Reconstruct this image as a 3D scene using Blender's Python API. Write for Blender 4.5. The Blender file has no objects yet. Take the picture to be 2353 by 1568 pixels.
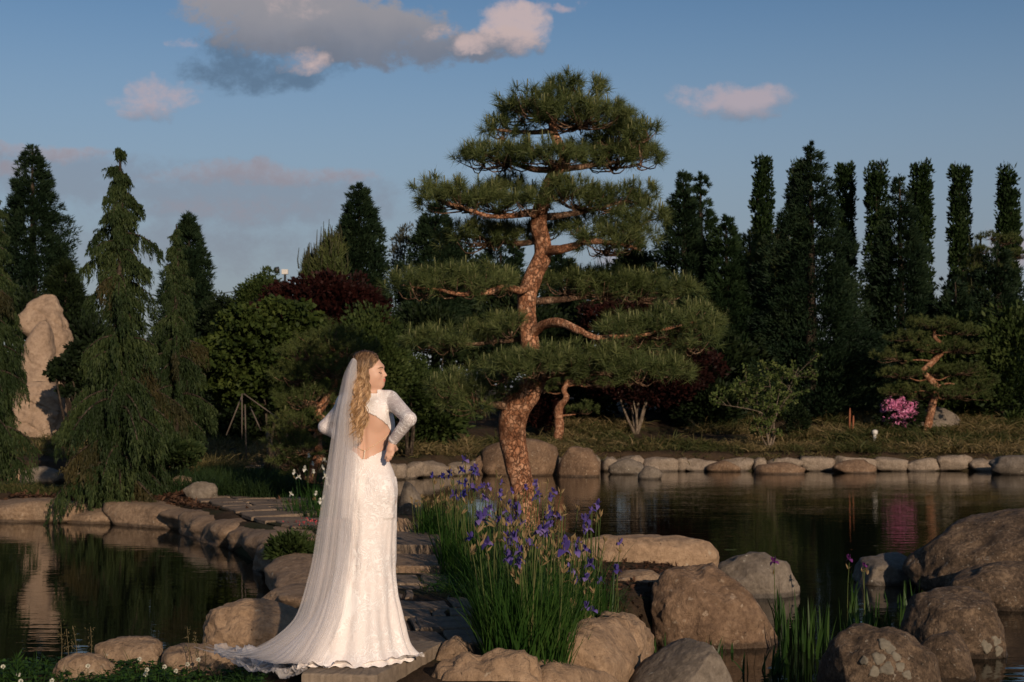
import bpy, math
import numpy as np
from mathutils import Vector

# ---------------------------------------------------------------- camera, sky, sun, exposure
scene = bpy.context.scene
COL = scene.collection
RNG = np.random.default_rng(11)
FD, HC, YH, CX = 3267.6, 1.93, 919.2, 1176.5      # focal length / eye height / horizon used when measuring the photograph

cam_d = bpy.data.cameras.new('camera')
cam = bpy.data.objects.new('camera', cam_d); COL.objects.link(cam)
cam.location = (0, 0, HC); cam.rotation_euler = (math.pi/2, 0, 0)
cam_d.sensor_width = 36; cam_d.lens = 50; cam_d.shift_y = 0.0575
cam_d.clip_start = 0.1; cam_d.clip_end = 3000
cam_d.dof.use_dof = True; cam_d.dof.focus_distance = 8.5; cam_d.dof.aperture_fstop = 6.3
scene.camera = cam

SUN_EL, SUN_AZ = 17.0, 22.0       # degrees; azimuth measured to the right of straight behind the camera
sd = Vector((math.sin(math.radians(SUN_AZ))*math.cos(math.radians(SUN_EL)), -math.cos(math.radians(SUN_AZ))*math.cos(math.radians(SUN_EL)), math.sin(math.radians(SUN_EL))))
sun_l = bpy.data.lights.new('sun', 'SUN'); sun_l.energy = 3.9; sun_l.angle = math.radians(0.6); sun_l.color = (1.0, 0.79, 0.60)
sun = bpy.data.objects.new('sun', sun_l); COL.objects.link(sun)
sun.rotation_euler = sd.to_track_quat('Z', 'Y').to_euler(); sun.location = (20, -25, 18)

scene.view_settings.view_transform = 'Standard'; scene.view_settings.look = 'None'
scene.view_settings.exposure = 0.0; scene.view_settings.gamma = 1.0
scene.cycles.use_denoising = True
scene.cycles.max_bounces = 6; scene.cycles.diffuse_bounces = 2; scene.cycles.glossy_bounces = 3
scene.cycles.transmission_bounces = 3; scene.cycles.transparent_max_bounces = 24
scene.cycles.caustics_reflective = False; scene.cycles.caustics_refractive = False
scene.cycles.sample_clamp_indirect = 4

class NT:
    """small helper for writing node trees"""
    def __init__(s, tree): s.t = tree; s.n = tree.nodes; s.l = tree.links
    def add(s, typ, **kw):
        n = s.n.new(typ)
        for k, v in kw.items(): setattr(n, k, v)
        return n
    def put(s, sock, v):
        if hasattr(v, 'is_output') or isinstance(v, bpy.types.NodeSocket): s.l.new(v, sock)
        else:
            try: sock.default_value = v
            except Exception: sock.default_value = (*v, 1.0)
    def m(s, op, a, b=0.0, c=0.0, clamp=False):
        n = s.add('ShaderNodeMath', operation=op, use_clamp=clamp)
        s.put(n.inputs[0], a); s.put(n.inputs[1], b); s.put(n.inputs[2], c); return n.outputs[0]
    def mix(s, f, a, b, blend='MIX'):
        n = s.add('ShaderNodeMix', data_type='RGBA', blend_type=blend)
        s.put(n.inputs[0], f); s.put(n.inputs[6], a); s.put(n.inputs[7], b); return n.outputs[2]
    def ss(s, v, lo, hi, a=0.0, b=1.0):
        n = s.add('ShaderNodeMapRange', interpolation_type='SMOOTHSTEP')
        s.put(n.inputs[0], v); s.put(n.inputs[1], lo); s.put(n.inputs[2], hi); s.put(n.inputs[3], a); s.put(n.inputs[4], b); return n.outputs[0]
    def noise(s, vec, scale, detail=4.0, rough=0.55, dist=0.0):
        n = s.add('ShaderNodeTexNoise'); 
        if vec is not None: s.l.new(vec, n.inputs['Vector'])
        n.inputs['Scale'].default_value = scale; n.inputs['Detail'].default_value = detail
        n.inputs['Roughness'].default_value = rough; n.inputs['Distortion'].default_value = dist
        return n.outputs['Fac'], n.outputs['Color']
    def ramp(s, f, stops):
        n = s.add('ShaderNodeValToRGB'); s.put(n.inputs[0], f)
        e = n.color_ramp.elements
        while len(e) < len(stops): e.new(0.5)
        for el, (p, c) in zip(e, stops): el.position = p; el.color = (*c, 1.0)
        return n.outputs[0]
    def scalevec(s, vec, sc):
        n = s.add('ShaderNodeMapping'); s.l.new(vec, n.inputs[0]); n.inputs['Scale'].default_value = sc; return n.outputs[0]

# sky: physical sky with procedural clouds laid out by direction (azimuth / height)
world = bpy.data.worlds.new('World'); scene.world = world; world.use_nodes = True
w = NT(world.node_tree); w.n.clear()
sky = w.add('ShaderNodeTexSky', sky_type='NISHITA'); sky.sun_disc = False
sky.sun_elevation = math.radians(SUN_EL); sky.sun_rotation = math.radians(180 - SUN_AZ)
sky.altitude = 100; sky.air_density = 1.0; sky.dust_density = 0.6; sky.ozone_density = 2.5
tc = w.add('ShaderNodeTexCoord'); sep = w.add('ShaderNodeSeparateXYZ'); w.l.new(tc.outputs['Generated'], sep.inputs[0])
dx, dy, dz = sep.outputs
front = w.ss(dy, 0.15, 0.4)
inv = w.m('DIVIDE', 1.0, w.m('MAXIMUM', dy, 0.05))
U = w.m('MULTIPLY', dx, inv); V = w.m('MULTIPLY', dz, inv)
U0, V0 = U, V
cmb = w.add('ShaderNodeCombineXYZ'); w.l.new(U, cmb.inputs[0]); w.l.new(V, cmb.inputs[1])
n1, _ = w.noise(w.scalevec(cmb.outputs[0], (1.0, 1.5, 1.0)), 19.0, 8.0, 0.66, 0.35)
n2, _ = w.noise(w.scalevec(cmb.outputs[0], (1.0, 1.3, 1.0)), 60.0, 6.0, 0.68)
wa = w.noise(cmb.outputs[0], 17.0, 3.0, .5)[1]; wb = w.noise(cmb.outputs[0], 58.0, 4.0, .6)[1]; sa = w.add('ShaderNodeSeparateColor'); w.l.new(wa, sa.inputs[0]); sb = w.add('ShaderNodeSeparateColor'); w.l.new(wb, sb.inputs[0])
def warp(base_, k, a1, a2): return w.m('ADD', base_, w.m('ADD', w.m('MULTIPLY', w.m('SUBTRACT', sa.outputs[k], .5), a1), w.m('MULTIPLY', w.m('SUBTRACT', sb.outputs[k], .5), a2)))
U = warp(U0, 0, .055, .020); V = warp(V0, 1, .026, .012)
def blobs(lst):
    tot = None
    for x, y, rx, ry, wt in lst:
        a = w.m('MULTIPLY', w.m('SUBTRACT', U, (x-CX)/FD), FD/rx); b = w.m('MULTIPLY', w.m('SUBTRACT', V, (YH-y)/FD), FD/ry)
        e = w.m('SUBTRACT', 1.0, w.m('ADD', w.m('MULTIPLY', a, a), w.m('MULTIPLY', b, b)))
        e = w.m('MULTIPLY', w.m('MAXIMUM', e, 0.0), wt)
        tot = e if tot is None else w.m('MAXIMUM', tot, e)
    return tot
def cloud(lst, gain, lo, hi, fine=1.5):
    d = blobs(lst)
    nn = w.m('ADD', w.m('MULTIPLY', w.m('SUBTRACT', n1, 0.5), gain), w.m('MULTIPLY', w.m('SUBTRACT', n2, 0.5), fine))
    return w.m('MULTIPLY', w.ss(w.m('ADD', d, w.m('MULTIPLY', nn, w.ss(d, 0.0, 0.35))), lo, hi), front)
SKYS = 0.088
base = w.mix(1.0, sky.outputs[0], (0.93, 0.935, 0.92), 'MULTIPLY')
base = w.mix(w.ss(dz, 0.14, 0.34), base, w.mix(1.0, base, (0.62, 0.74, 0.86), 'MULTIPLY'))
# evening haze: the lowest degrees turn a greyed mauve
hz = w.ss(dz, 0.30, 0.02)
base = w.mix(w.m('MULTIPLY', hz, 0.75), base, (2.38, 2.36, 3.0))
dark = cloud([(600, 150, 215, 85, 1.0), (700, 120, 150, 70, 0.9), (520, 110, 120, 60, 0.8)], 2.4, 0.1, 1.0)
c = w.mix(w.m('MULTIPLY', dark, 0.72), base, (1.0, 1.6, 2.45))
grey = cloud([(640, 30, 260, 120, 1.3), (820, 70, 260, 85, 1.3), (980, 110, 220, 55, 1.0), (520, 20, 110, 90, .9), (1130, 110, 130, 50, .9)], 1.9, 0.12, 0.8)
c = w.mix(w.m('MULTIPLY', grey, 0.92), c, w.mix(w.ss(V, (YH-150)/FD, (YH-0)/FD), (1.9, 2.15, 2.75), (3.5, 3.3, 3.5)))
lit = cloud([(1170, 70, 95, 80, 1.1), (1210, 45, 60, 50, 1.0), (1080, 100, 80, 40, .8), (690, 140, 95, 42, .75), (1000, 70, 60, 30, 0.6), (690, 5, 120, 50, 0.45)], 2.2, 0.12, 1.15)
c = w.mix(w.m('MULTIPLY', lit, 0.85), c, (6.6, 5.1, 4.9))
small = cloud([(370, 220, 110, 68, 1.0), (1680, 228, 165, 62, 1.15), (1620, 240, 80, 40, .8), (1760, 215, 75, 35, .7), (405, 97, 40, 18, .6), (1290, 5, 70, 18, .7), (280, 220, 50, 25, .3)], 2.2, 0.15, 1.15)
c = w.mix(w.m('MULTIPLY', small, 0.72), c, w.mix(w.ss(w.m('ADD', V, w.m('MULTIPLY', n1, .012)), (YH-255)/FD, (YH-205)/FD), (2.2, 2.4, 3.0), (5.6, 4.4, 4.6)))
low = cloud([(120, 345, 190, 26, .9), (600, 398, 330, 30, .9), (20, 385, 110, 25, .8), (820, 405, 110, 16, .6), (540, 470, 260, 40, .5), (2330, 560, 70, 70, .9), (1400, 590, 80, 40, .6)], 1.5, 0.05, 1.1)
c = w.mix(w.m('MULTIPLY', low, 0.72), c, (4.3, 3.6, 3.9))
veil_c = cloud([(560, 450, 480, 90, 1.0), (150, 400, 360, 80, .9), (420, 560, 520, 90, .7)], .8, 0.05, 0.9)
c = w.mix(w.m('MULTIPLY', veil_c, 0.42), c, (2.3, 2.35, 2.9))
bg = w.add('ShaderNodeBackground'); w.l.new(c, bg.inputs[0]); bg.inputs[1].default_value = SKYS
wo = w.add('ShaderNodeOutputWorld'); w.l.new(bg.outputs[0], wo.inputs[0])

# ---------------------------------------------------------------- helpers
def at(x, y, Y): return np.array([(x-CX)/FD*Y, Y, HC+(YH-y)/FD*Y])
def onz(x, y, z): return at(x, y, (HC-z)*FD/(y-YH))
def unit(v):
    v = np.asarray(v, float); return v/np.maximum(np.linalg.norm(v, axis=-1, keepdims=True), 1e-9)
def _h(ix, iy, iz, s):
    n = (ix*374761393 + iy*668265263 + iz*1274126177 + s*144269504) & 0xffffffff
    n = ((n ^ (n >> 13))*1103515245) & 0xffffffff
    n = ((n ^ (n >> 16))*2246822519) & 0xffffffff
    return ((n ^ (n >> 15)) & 0xffff)/32767.5 - 1.0
def vn(P, s=0):
    P = np.asarray(P, float); i = np.floor(P).astype(np.int64); f = P-i; f = f*f*f*(f*(f*6-15)+10); r = 0
    for a in (0, 1):
        for b in (0, 1):
            for c_ in (0, 1):
                wt = (f[..., 0] if a else 1-f[..., 0])*(f[..., 1] if b else 1-f[..., 1])*(f[..., 2] if c_ else 1-f[..., 2])
                r = r+wt*_h(i[..., 0]+a, i[..., 1]+b, i[..., 2]+c_, s)
    return r
def fbm(P, s=0, o=4, g=0.5):
    P = np.asarray(P, float); r = 0; a = 1.0
    for k in range(o): r = r+a*vn(P*(2.03**k)+k*17.3, s+k); a *= g
    return r

def mesh_data(name, V, F, mats, smooth=True, mi=None):
    V = np.ascontiguousarray(V, np.float32); me = bpy.data.meshes.new(name)
    if not isinstance(F, (list, tuple)): F = [F]
    F = [np.ascontiguousarray(f, np.int32) for f in F if len(f)]
    me.vertices.add(len(V)); me.vertices.foreach_set('co', V.ravel())
    tot = np.concatenate([np.full(len(f), f.shape[1], np.int32) for f in F])
    me.loops.add(int(tot.sum())); me.loops.foreach_set('vertex_index', np.concatenate([f.ravel() for f in F]))
    me.polygons.add(len(tot)); st = np.zeros(len(tot), np.int32); st[1:] = np.cumsum(tot)[:-1]
    me.polygons.foreach_set('loop_start', st)
    me.polygons.foreach_set('use_smooth', np.full(len(tot), smooth, bool))
    for m_ in (mats if isinstance(mats, (list, tuple)) else [mats]): me.materials.append(m_)
    if mi is not None: me.polygons.foreach_set('material_index', np.ascontiguousarray(mi, np.int32))
    me.update(calc_edges=True); return me
def link(name, data, parent=None, loc=None):
    o = bpy.data.objects.new(name, data); COL.objects.link(o)
    if parent is not None: o.parent = parent
    if loc is not None: o.location = loc
    return o
def obj(name, V, F, mats, parent=None, smooth=True, mi=None, loc=None):
    """vertices in world space; a child's are stored relative to its thing's base"""
    V = np.asarray(V, float)
    if parent is not None: V = V-worldloc(parent)
    return link(name, mesh_data(name, V, F, mats, smooth, mi), parent, loc)
def worldloc(o):
    p = np.zeros(3)
    while o is not None: p = p+np.array(o.location); o = o.parent
    return p
def tag(o, label=None, cat=None, group=None, kind=None):
    if label: o['label'] = label
    if cat: o['category'] = cat
    if group: o['group'] = group
    if kind: o['kind'] = kind
    return o
def thing(name, label, cat, loc, group=None):
    o = bpy.data.objects.new(name, None); COL.objects.link(o); o.location = [float(a) for a in loc]; o.empty_display_size = .2
    return tag(o, label, cat, group)

class MB:
    """collects pieces of one mesh"""
    def __init__(s): s.V = []; s.F = {3: [], 4: []}; s.M = {3: [], 4: []}; s.n = 0
    def add(s, V, F, m=0):
        V = np.asarray(V, float).reshape(-1, 3)
        for f in (F if isinstance(F, (list, tuple)) else [F]):
            f = np.asarray(f, np.int64)
            if len(f): s.F[f.shape[1]].append(f+s.n); s.M[f.shape[1]].append(np.full(len(f), m))
        s.V.append(V); s.n += len(V); return s
    def get(s):
        F = [np.concatenate(s.F[k]) for k in (3, 4) if s.F[k]]; M = [np.concatenate(s.M[k]) for k in (3, 4) if s.M[k]]
        return np.concatenate(s.V), F, np.concatenate(M)
    def obj(s, name, mats, parent=None, smooth=True):
        V, F, M = s.get(); return obj(name, V, F, mats, parent, smooth, M)

def frames(P):
    T = np.gradient(P, axis=0); T = unit(T)
    ref = np.array([0, 1.0, 0]) if abs(T[:, 1]).mean() < .8 else np.array([1.0, 0, 0])
    A = unit(np.cross(T, ref)); B = np.cross(T, A); return T, A, B
def spline(P, n):
    P = np.asarray(P, float); k = len(P); t = np.linspace(0, k-1, n); i = np.clip(t.astype(int), 0, k-2); f = (t-i)[:, None]
    g = lambda j: P[np.clip(j, 0, k-1)]
    a, b, c_, d = g(i-1), g(i), g(i+1), g(i+2)
    return .5*(2*b+(c_-a)*f+(2*a-5*b+4*c_-d)*f*f+(3*b-a-3*c_+d)*f**3)
def tube(P, R, sides=8, disp=None):
    P = np.asarray(P, float); n = len(P); R = np.broadcast_to(np.asarray(R, float), (n,))
    T, A, B = frames(P); th = np.arange(sides)*2*math.pi/sides
    N = A[:, None]*np.cos(th)[None, :, None]+B[:, None]*np.sin(th)[None, :, None]
    V = P[:, None]+N*R[:, None, None]
    if disp is not None: V = V+N*disp(V.reshape(-1, 3)).reshape(n, sides)[..., None]*R[:, None, None]
    V = V.reshape(-1, 3)
    i, j = np.meshgrid(np.arange(n-1), np.arange(sides), indexing='ij'); j2 = (j+1) % sides
    F = np.stack([i*sides+j, i*sides+j2, (i+1)*sides+j2, (i+1)*sides+j], -1).reshape(-1, 4)
    V = np.concatenate([V, P[:1], P[-1:]]); c0, c1 = n*sides, n*sides+1
    k = np.arange(sides); k2 = (k+1) % sides
    E = np.concatenate([np.stack([np.full(sides, c0), k2, k], 1), np.stack([np.full(sides, c1), (n-1)*sides+k, (n-1)*sides+k2], 1)])
    return V, [E, F]
def grid_faces(n, m, wrap=False):
    i, j = np.meshgrid(np.arange(n-1), np.arange(m if wrap else m-1), indexing='ij'); j2 = (j+1) % m
    return np.stack([i*m+j, i*m+j2, (i+1)*m+j2, (i+1)*m+j], -1).reshape(-1, 4)
def rnd(n, rng=RNG): return rng.normal(size=(n, 3))
def leaf_tri(P, D, L, W, rng=RNG):
    n = len(P); D = unit(D); S = unit(np.cross(D, rnd(n, rng))); L = np.broadcast_to(L, (n,))[:, None]; W = np.broadcast_to(W, (n,))[:, None]
    V = np.stack([P-S*W/2, P+S*W/2, P+D*L], 1).reshape(-1, 3)
    return V, np.arange(3*n).reshape(n, 3)
def leaf_quad(P, D, L, W, rng=RNG, up=None):
    n = len(P); D = unit(D); S = unit(np.cross(D, rnd(n, rng) if up is None else up+.4*rnd(n, rng)))
    L = np.broadcast_to(L, (n,))[:, None]; W = np.broadcast_to(W, (n,))[:, None]
    V = np.stack([P, P+D*L*.45+S*W/2, P+D*L, P+D*L*.45-S*W/2], 1).reshape(-1, 3)
    return V, np.arange(4*n).reshape(n, 4)
def blades(P, D, L, W, bend, segs=3, rng=RNG):
    """upright tapered blades that arch over: P base, D start direction, bend = how far the tip leans"""
    n = len(P); D = unit(D); H_ = D*np.array([1, 1, 0])+1e-3*rnd(n, rng); H_ = unit(H_*np.array([1, 1, 0]))
    S = unit(np.cross(D, H_)+.5*rnd(n, rng)); L = np.broadcast_to(L, (n,))[:, None]; W = np.broadcast_to(W, (n,))[:, None]; bend = np.broadcast_to(bend, (n,))[:, None]
    rows = []
    for k in range(segs+1):
        t = k/segs; C = P+D*L*t*(1-.25*bend*t)+H_*L*bend*t*t*.8-np.array([0, 0, 1.])*L*bend*bend*.45*t**3
        if k == segs: rows.append(C[:, None])
        else: wd = W*(1-.75*t**2)/2; rows.append(np.stack([C-S*wd, C+S*wd], 1))
    V = np.concatenate(rows, 1); m_ = V.shape[1]; b = (np.arange(n)*m_)[:, None]
    Q = [b+np.array([[2*k, 2*k+1, 2*k+3, 2*k+2]]) for k in range(segs-1)]; T = b+np.array([[2*segs-2, 2*segs-1, 2*segs]])
    return V.reshape(-1, 3), [np.concatenate(Q)] + [T] if segs > 1 else [T]
def clump_leaves(C, A, R, n, L, W, spread=.8, quad=False, flat=.7, rng=RNG):
    """n leaves round every clump centre C, pointing along A and outwards"""
    N = len(C); R = np.broadcast_to(R, (N,)); off = rnd(N*n, rng); off = off/np.linalg.norm(off, axis=1, keepdims=True)*rng.uniform(.15, 1, (N*n, 1))**.6
    Rr = np.repeat(R, n)[:, None]; Ar = np.repeat(A, n, 0)
    P = np.repeat(C, n, 0)+off*Rr*np.array([1, 1, flat]); D = Ar+off*spread+.35*rnd(N*n, rng)
    Ls = L*rng.uniform(.6, 1.25, N*n); return (leaf_quad if quad else leaf_tri)(P, D, Ls, W*rng.uniform(.7, 1.2, N*n), rng)

_ico = {}
def ico(sub):
    if sub in _ico: return _ico[sub]
    import bmesh
    b = bmesh.new(); bmesh.ops.create_icosphere(b, subdivisions=sub, radius=1)
    V = np.array([v.co[:] for v in b.verts]); F = np.array([[v.index for v in f.verts] for f in b.faces]); b.free()
    _ico[sub] = (V, F); return V, F

# ---------------------------------------------------------------- materials
def new_mat(name):
    m = bpy.data.materials.new(name); m.use_nodes = True; t = NT(m.node_tree); t.n.clear()
    out = t.add('ShaderNodeOutputMaterial'); return m, t, out
def principled(t, out, col, rough=.6, spec=.3, bump=None, bstr=.3, bdist=.01, **kw):
    p = t.add('ShaderNodeBsdfPrincipled'); t.put(p.inputs['Base Color'], col); t.put(p.inputs['Roughness'], rough)
    t.put(p.inputs['Specular IOR Level'], spec)
    for k, v in kw.items(): t.put(p.inputs[k.replace('_', ' ')], v)
    if bump is not None:
        b = t.add('ShaderNodeBump'); t.put(b.inputs['Strength'], bstr); t.put(b.inputs['Distance'], bdist); t.put(b.inputs['Height'], bump); t.l.new(b.outputs[0], p.inputs['Normal'])
    t.l.new(p.outputs[0], out.inputs[0]); return p
def leaf_mat(name, stops, trans=.25, rough=.62, spec=.12, nscale=1.3, namt=.5):
    """leaves: colour varies leaf by leaf (random per island) and slowly through the crown"""
    m, t, out = new_mat(name)
    g = t.add('ShaderNodeNewGeometry'); tc = t.add('ShaderNodeTexCoord')
    nf, _ = t.noise(tc.outputs['Object'], nscale, 2.0)
    f = t.m('ADD', t.m('MULTIPLY', g.outputs['Random Per Island'], 1-namt), t.m('MULTIPLY', t.ss(nf, .3, .7), namt))
    k = len(stops); col = t.ramp(f, [(i/(k-1), c) for i, c in enumerate(stops)])
    p = principled(t, out, col, rough, spec)
    tr = t.add('ShaderNodeBsdfTranslucent'); t.put(tr.inputs[0], t.mix(1.0, col, (1.15, 1.2, .55), 'MULTIPLY'))
    mx = t.add('ShaderNodeMixShader'); mx.inputs[0].default_value = trans; t.l.new(p.outputs[0], mx.inputs[1]); t.l.new(tr.outputs[0], mx.inputs[2]); t.l.new(mx.outputs[0], out.inputs[0])
    return m
def rock_mat(name, lo, mid, hi, lichen=(.42, .40, .33), lam=.12, scale=1.0, dark=.35, bstr=.55, warm=None):
    m, t, out = new_mat(name)
    tc = t.add('ShaderNodeTexCoord'); v = tc.outputs['Object']
    a, _ = t.noise(v, 2.2*scale, 6, .62); b, _ = t.noise(v, 12*scale, 6, .72); c_, _ = t.noise(v, 7*scale, 4, .6, .6)
    f = t.m('ADD', t.m('MULTIPLY', a, .45), t.m('MULTIPLY', b, .55))
    col = t.ramp(f, [(.36, lo), (.5, mid), (.64, hi)])
    # lichen spots and dark weathering
    vo = t.add('ShaderNodeTexVoronoi'); vo.inputs['Scale'].default_value = 9*scale; t.l.new(t.mix(.12, v, t.noise(v, 6*scale)[1]), vo.inputs['Vector'])
    spot = t.m('MULTIPLY', t.ss(vo.outputs['Distance'], .34, .24), t.ss(c_, .60-lam, .70-lam*.6))
    col = t.mix(t.m('MULTIPLY', spot, .7), col, lichen)
    pit = t.ss(t.noise(v, 15*scale, 4, .7)[0], .36, .28)
    col = t.mix(t.m('MULTIPLY', pit, dark), col, (.03, .025, .02))
    stain = t.ss(t.noise(v, 1.1*scale, 3)[0], .55, .75); col = t.mix(t.m('MULTIPLY', stain, dark*.9), col, tuple(x*.35 for x in mid))
    h = t.m('ADD', t.m('MULTIPLY', t.noise(v, 38*scale, 6, .7)[0], .5), t.m('ADD', t.m('MULTIPLY', c_, .8), t.m('MULTIPLY', pit, -.5)))
    ge = t.add('ShaderNodeNewGeometry'); sp = t.add('ShaderNodeSeparateXYZ'); t.l.new(ge.outputs['Position'], sp.inputs[0])
    wet = t.ss(t.m('ADD', sp.outputs[2], t.m('MULTIPLY', c_, .05)), .085, .055); col = t.mix(t.m('MULTIPLY', wet, .6), col, (.02, .016, .012))     # wet band at the water
    principled(t, out, col, t.m('SUBTRACT', .82, t.m('MULTIPLY', wet, .45)), .25, h, bstr, .035)
    return m
def bark_mat(name, c1, c2, c3, sc=(14, 14, 5), bstr=.9):
    m, t, out = new_mat(name); tc = t.add('ShaderNodeTexCoord')
    v = t.mix(.10, tc.outputs['Object'], t.noise(tc.outputs['Object'], 14, 5, .7)[1])
    vo = t.add('ShaderNodeTexVoronoi', feature='DISTANCE_TO_EDGE'); t.l.new(t.scalevec(v, sc), vo.inputs['Vector']); vo.inputs['Scale'].default_value = 1
    vc = t.add('ShaderNodeTexVoronoi'); t.l.new(t.scalevec(v, sc), vc.inputs['Vector']); vc.inputs['Scale'].default_value = 1
    n, _ = t.noise(tc.outputs['Object'], 24, 5, .65); sp = t.add('ShaderNodeSeparateColor'); t.l.new(vc.outputs['Color'], sp.inputs[0])
    col = t.ramp(t.m('ADD', t.m('MULTIPLY', sp.outputs[0], .38), t.m('MULTIPLY', n, .62)), [(.28, c1), (.48, c2), (.68, c3)])
    e = t.ss(vo.outputs['Distance'], 0, .13); col = t.mix(t.m('MULTIPLY', t.m('SUBTRACT', 1.0, e), .45), col, tuple(x*.55 for x in c1)); col = t.mix(t.ss(t.noise(tc.outputs['Object'], 5, 4)[0], .45, .7), col, tuple(x*.8 for x in c1))
    h = t.m('ADD', t.m('MULTIPLY', e, .7), t.m('ADD', t.m('MULTIPLY', sp.outputs[1], .5), t.m('MULTIPLY', n, .5)))
    principled(t, out, col, .85, .15, h, bstr, .02); return m
def plain_mat(name, col, rough=.6, spec=.3, var=.25, scale=20, bstr=.2):
    m, t, out = new_mat(name); tc = t.add('ShaderNodeTexCoord'); n, _ = t.noise(tc.outputs['Object'], scale, 4)
    principled(t, out, t.mix(n, tuple(x*(1-var) for x in col), tuple(x*(1+var) for x in col)), rough, spec, n, bstr, .004); return m
# ---------------------------------------------------------------- ground, ponds
LAND = np.array([(-4.6, 6), (-4.4, 9.2), (-3.3, 9.75), (-2.5, 10.25), (-1.8, 10.9), (-1.7, 12.3), (-1.95, 13.8), (-2.6, 15.6), (-3.4, 17.8), (-4.45, 20.2),
  (-5.6, 22.3), (-8.3, 23.1), (-12, 23.6), (-12, 25.2), (-8.9, 26.3), (-7.9, 28), (-8.0, 31), (-9.2, 33.4), (-15, 33.8), (-60, 34), (-300, 60), (-300, 900), (300, 900), (300, 70),
  (60, 38.9), (15, 38.7), (3, 38.6), (0, 37.6), (-2.2, 35.6), (-3.4, 33.2), (-3.3, 29), (-2.3, 24), (-1.35, 19.8), (-.6, 18.3), (.8, 17.4), (1.35, 15.5),
  (1.75, 13.6), (1.75, 12.4), (1.3, 11.6), (1.0, 10.9), (.62, 10.25), (.45, 9.3), (.38, 8.2), (.25, 6.5), (.4, 4), (3, 2.5), (60, 1), (300, -20), (300, -300), (-300, -300), (-300, 0), (-60, 4)])
def poly_sdf(P, poly):
    """signed distance, positive inside"""
    d = np.full(len(P), 1e9); ins = np.zeros(len(P), bool); n = len(poly)
    for i in range(n):
        a, b = poly[i], poly[(i+1) % n]; e = b-a; q = P-a
        t = np.clip((q@e)/(e@e), 0, 1)[:, None]; d = np.minimum(d, np.linalg.norm(q-t*e, axis=1))
        c1 = (P[:, 1] >= a[1]) != (P[:, 1] >= b[1])
        xi = a[0]+(P[:, 1]-a[1])/(b[1]-a[1] if abs(b[1]-a[1]) > 1e-9 else 1e-9)*e[0]
        ins ^= c1 & (P[:, 0] < xi)
    return np.where(ins, d, -d)
def sst(x, a, b): t = np.clip((x-a)/(b-a), 0, 1); return t*t*(3-2*t)
def hland(x, y):
    r = .36+.02*np.clip(y-30, 0, 8)+.115*np.clip(y-39.6, 0, 9)+.02*np.clip(y-50, 0, 80)
    left = sst(x, -4, -9)*sst(y, 33, 40); r = r+left*.35
    r = r-.25*sst(x, -1.25, -1.9)*sst(y, 11.2, 10)          # the lawn corner lies lower
    return r
def ground_z(x, y, sd=None):
    x = np.atleast_1d(np.asarray(x, float)); y = np.atleast_1d(np.asarray(y, float)); P = np.stack([x, y], 1)
    if sd is None: sd = poly_sdf(P, LAND)
    k = sst(sd, -.35, .22); n = fbm(np.stack([x*.9, y*.9, 0*x], 1), 3, 3)*.035
    return -.75*(1-k)+k*(hland(x, y)+n)
def gz(x, y): return float(ground_z([x], [y])[0])
xs = np.concatenate([np.linspace(-420, -26, 26), np.linspace(-24, -8, 60), np.linspace(-7.9, 2.4, 100), np.linspace(2.6, 20, 40), np.linspace(22, 420, 26)])
ys = np.concatenate([np.linspace(-200, 3, 14), np.linspace(4, 6.8, 8), np.linspace(7, 20, 105), np.linspace(20.2, 50, 75), np.linspace(52, 90, 20), np.linspace(100, 900, 22)])
gx, gy = np.meshgrid(xs, ys, indexing='ij')
mg, t, out = new_mat('soil'); tcs = t.add('ShaderNodeTexCoord'); v = tcs.outputs['Object']
a, _ = t.noise(v, 3.5, 6, .65); b, _ = t.noise(v, 45, 4, .7)
col = t.ramp(t.m('ADD', t.m('MULTIPLY', a, .5), t.m('MULTIPLY', b, .5)), [(.3, (.018, .013, .009)), (.52, (.055, .036, .022)), (.72, (.10, .065, .038))])
moss = t.ss(t.noise(v, .55, 4)[0], .5, .62); col = t.mix(t.m('MULTIPLY', moss, .6), col, (.03, .04, .014))
principled(t, out, col, .95, .1, t.m('ADD', a, b), .9, .03)
gf = grid_faces(len(xs), len(ys))[:, ::-1]
tag(obj('ground', np.stack([gx.ravel(), gy.ravel(), ground_z(gx.ravel(), gy.ravel())], 1), gf, mg), kind='structure')

mw, t, out = new_mat('pond_water'); tcs = t.add('ShaderNodeTexCoord'); v = tcs.outputs['Object']
r1, _ = t.noise(t.scalevec(v, (.55, 2.4, 1)), 1.9, 3, .5, .3); r2, _ = t.noise(t.scalevec(v, (.8, 2.6, 1)), 4.6, 2, .5); r3, _ = t.noise(v, .35, 2)
far = t.add('ShaderNodeSeparateXYZ'); t.l.new(v, far.inputs[0])
calm = t.m('MULTIPLY', t.ss(r3, .35, .65, .45, 1.0), t.ss(far.outputs[0], -1.2, .6, .55, 1.15))
hgt = t.m('MULTIPLY', t.m('ADD', t.m('MULTIPLY', r1, .8), t.m('MULTIPLY', r2, .34)), calm)
principled(t, out, (.004, .0045, .003), .012, .5, hgt, .15, .042, IOR=1.333)
wv = np.array([(-140, -60, 0), (140, -60, 0), (140, 90, 0), (-140, 90, 0)], float)
tag(obj('pond_water', wv, np.array([[0, 1, 2, 3]]), mw), kind='structure')

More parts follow.
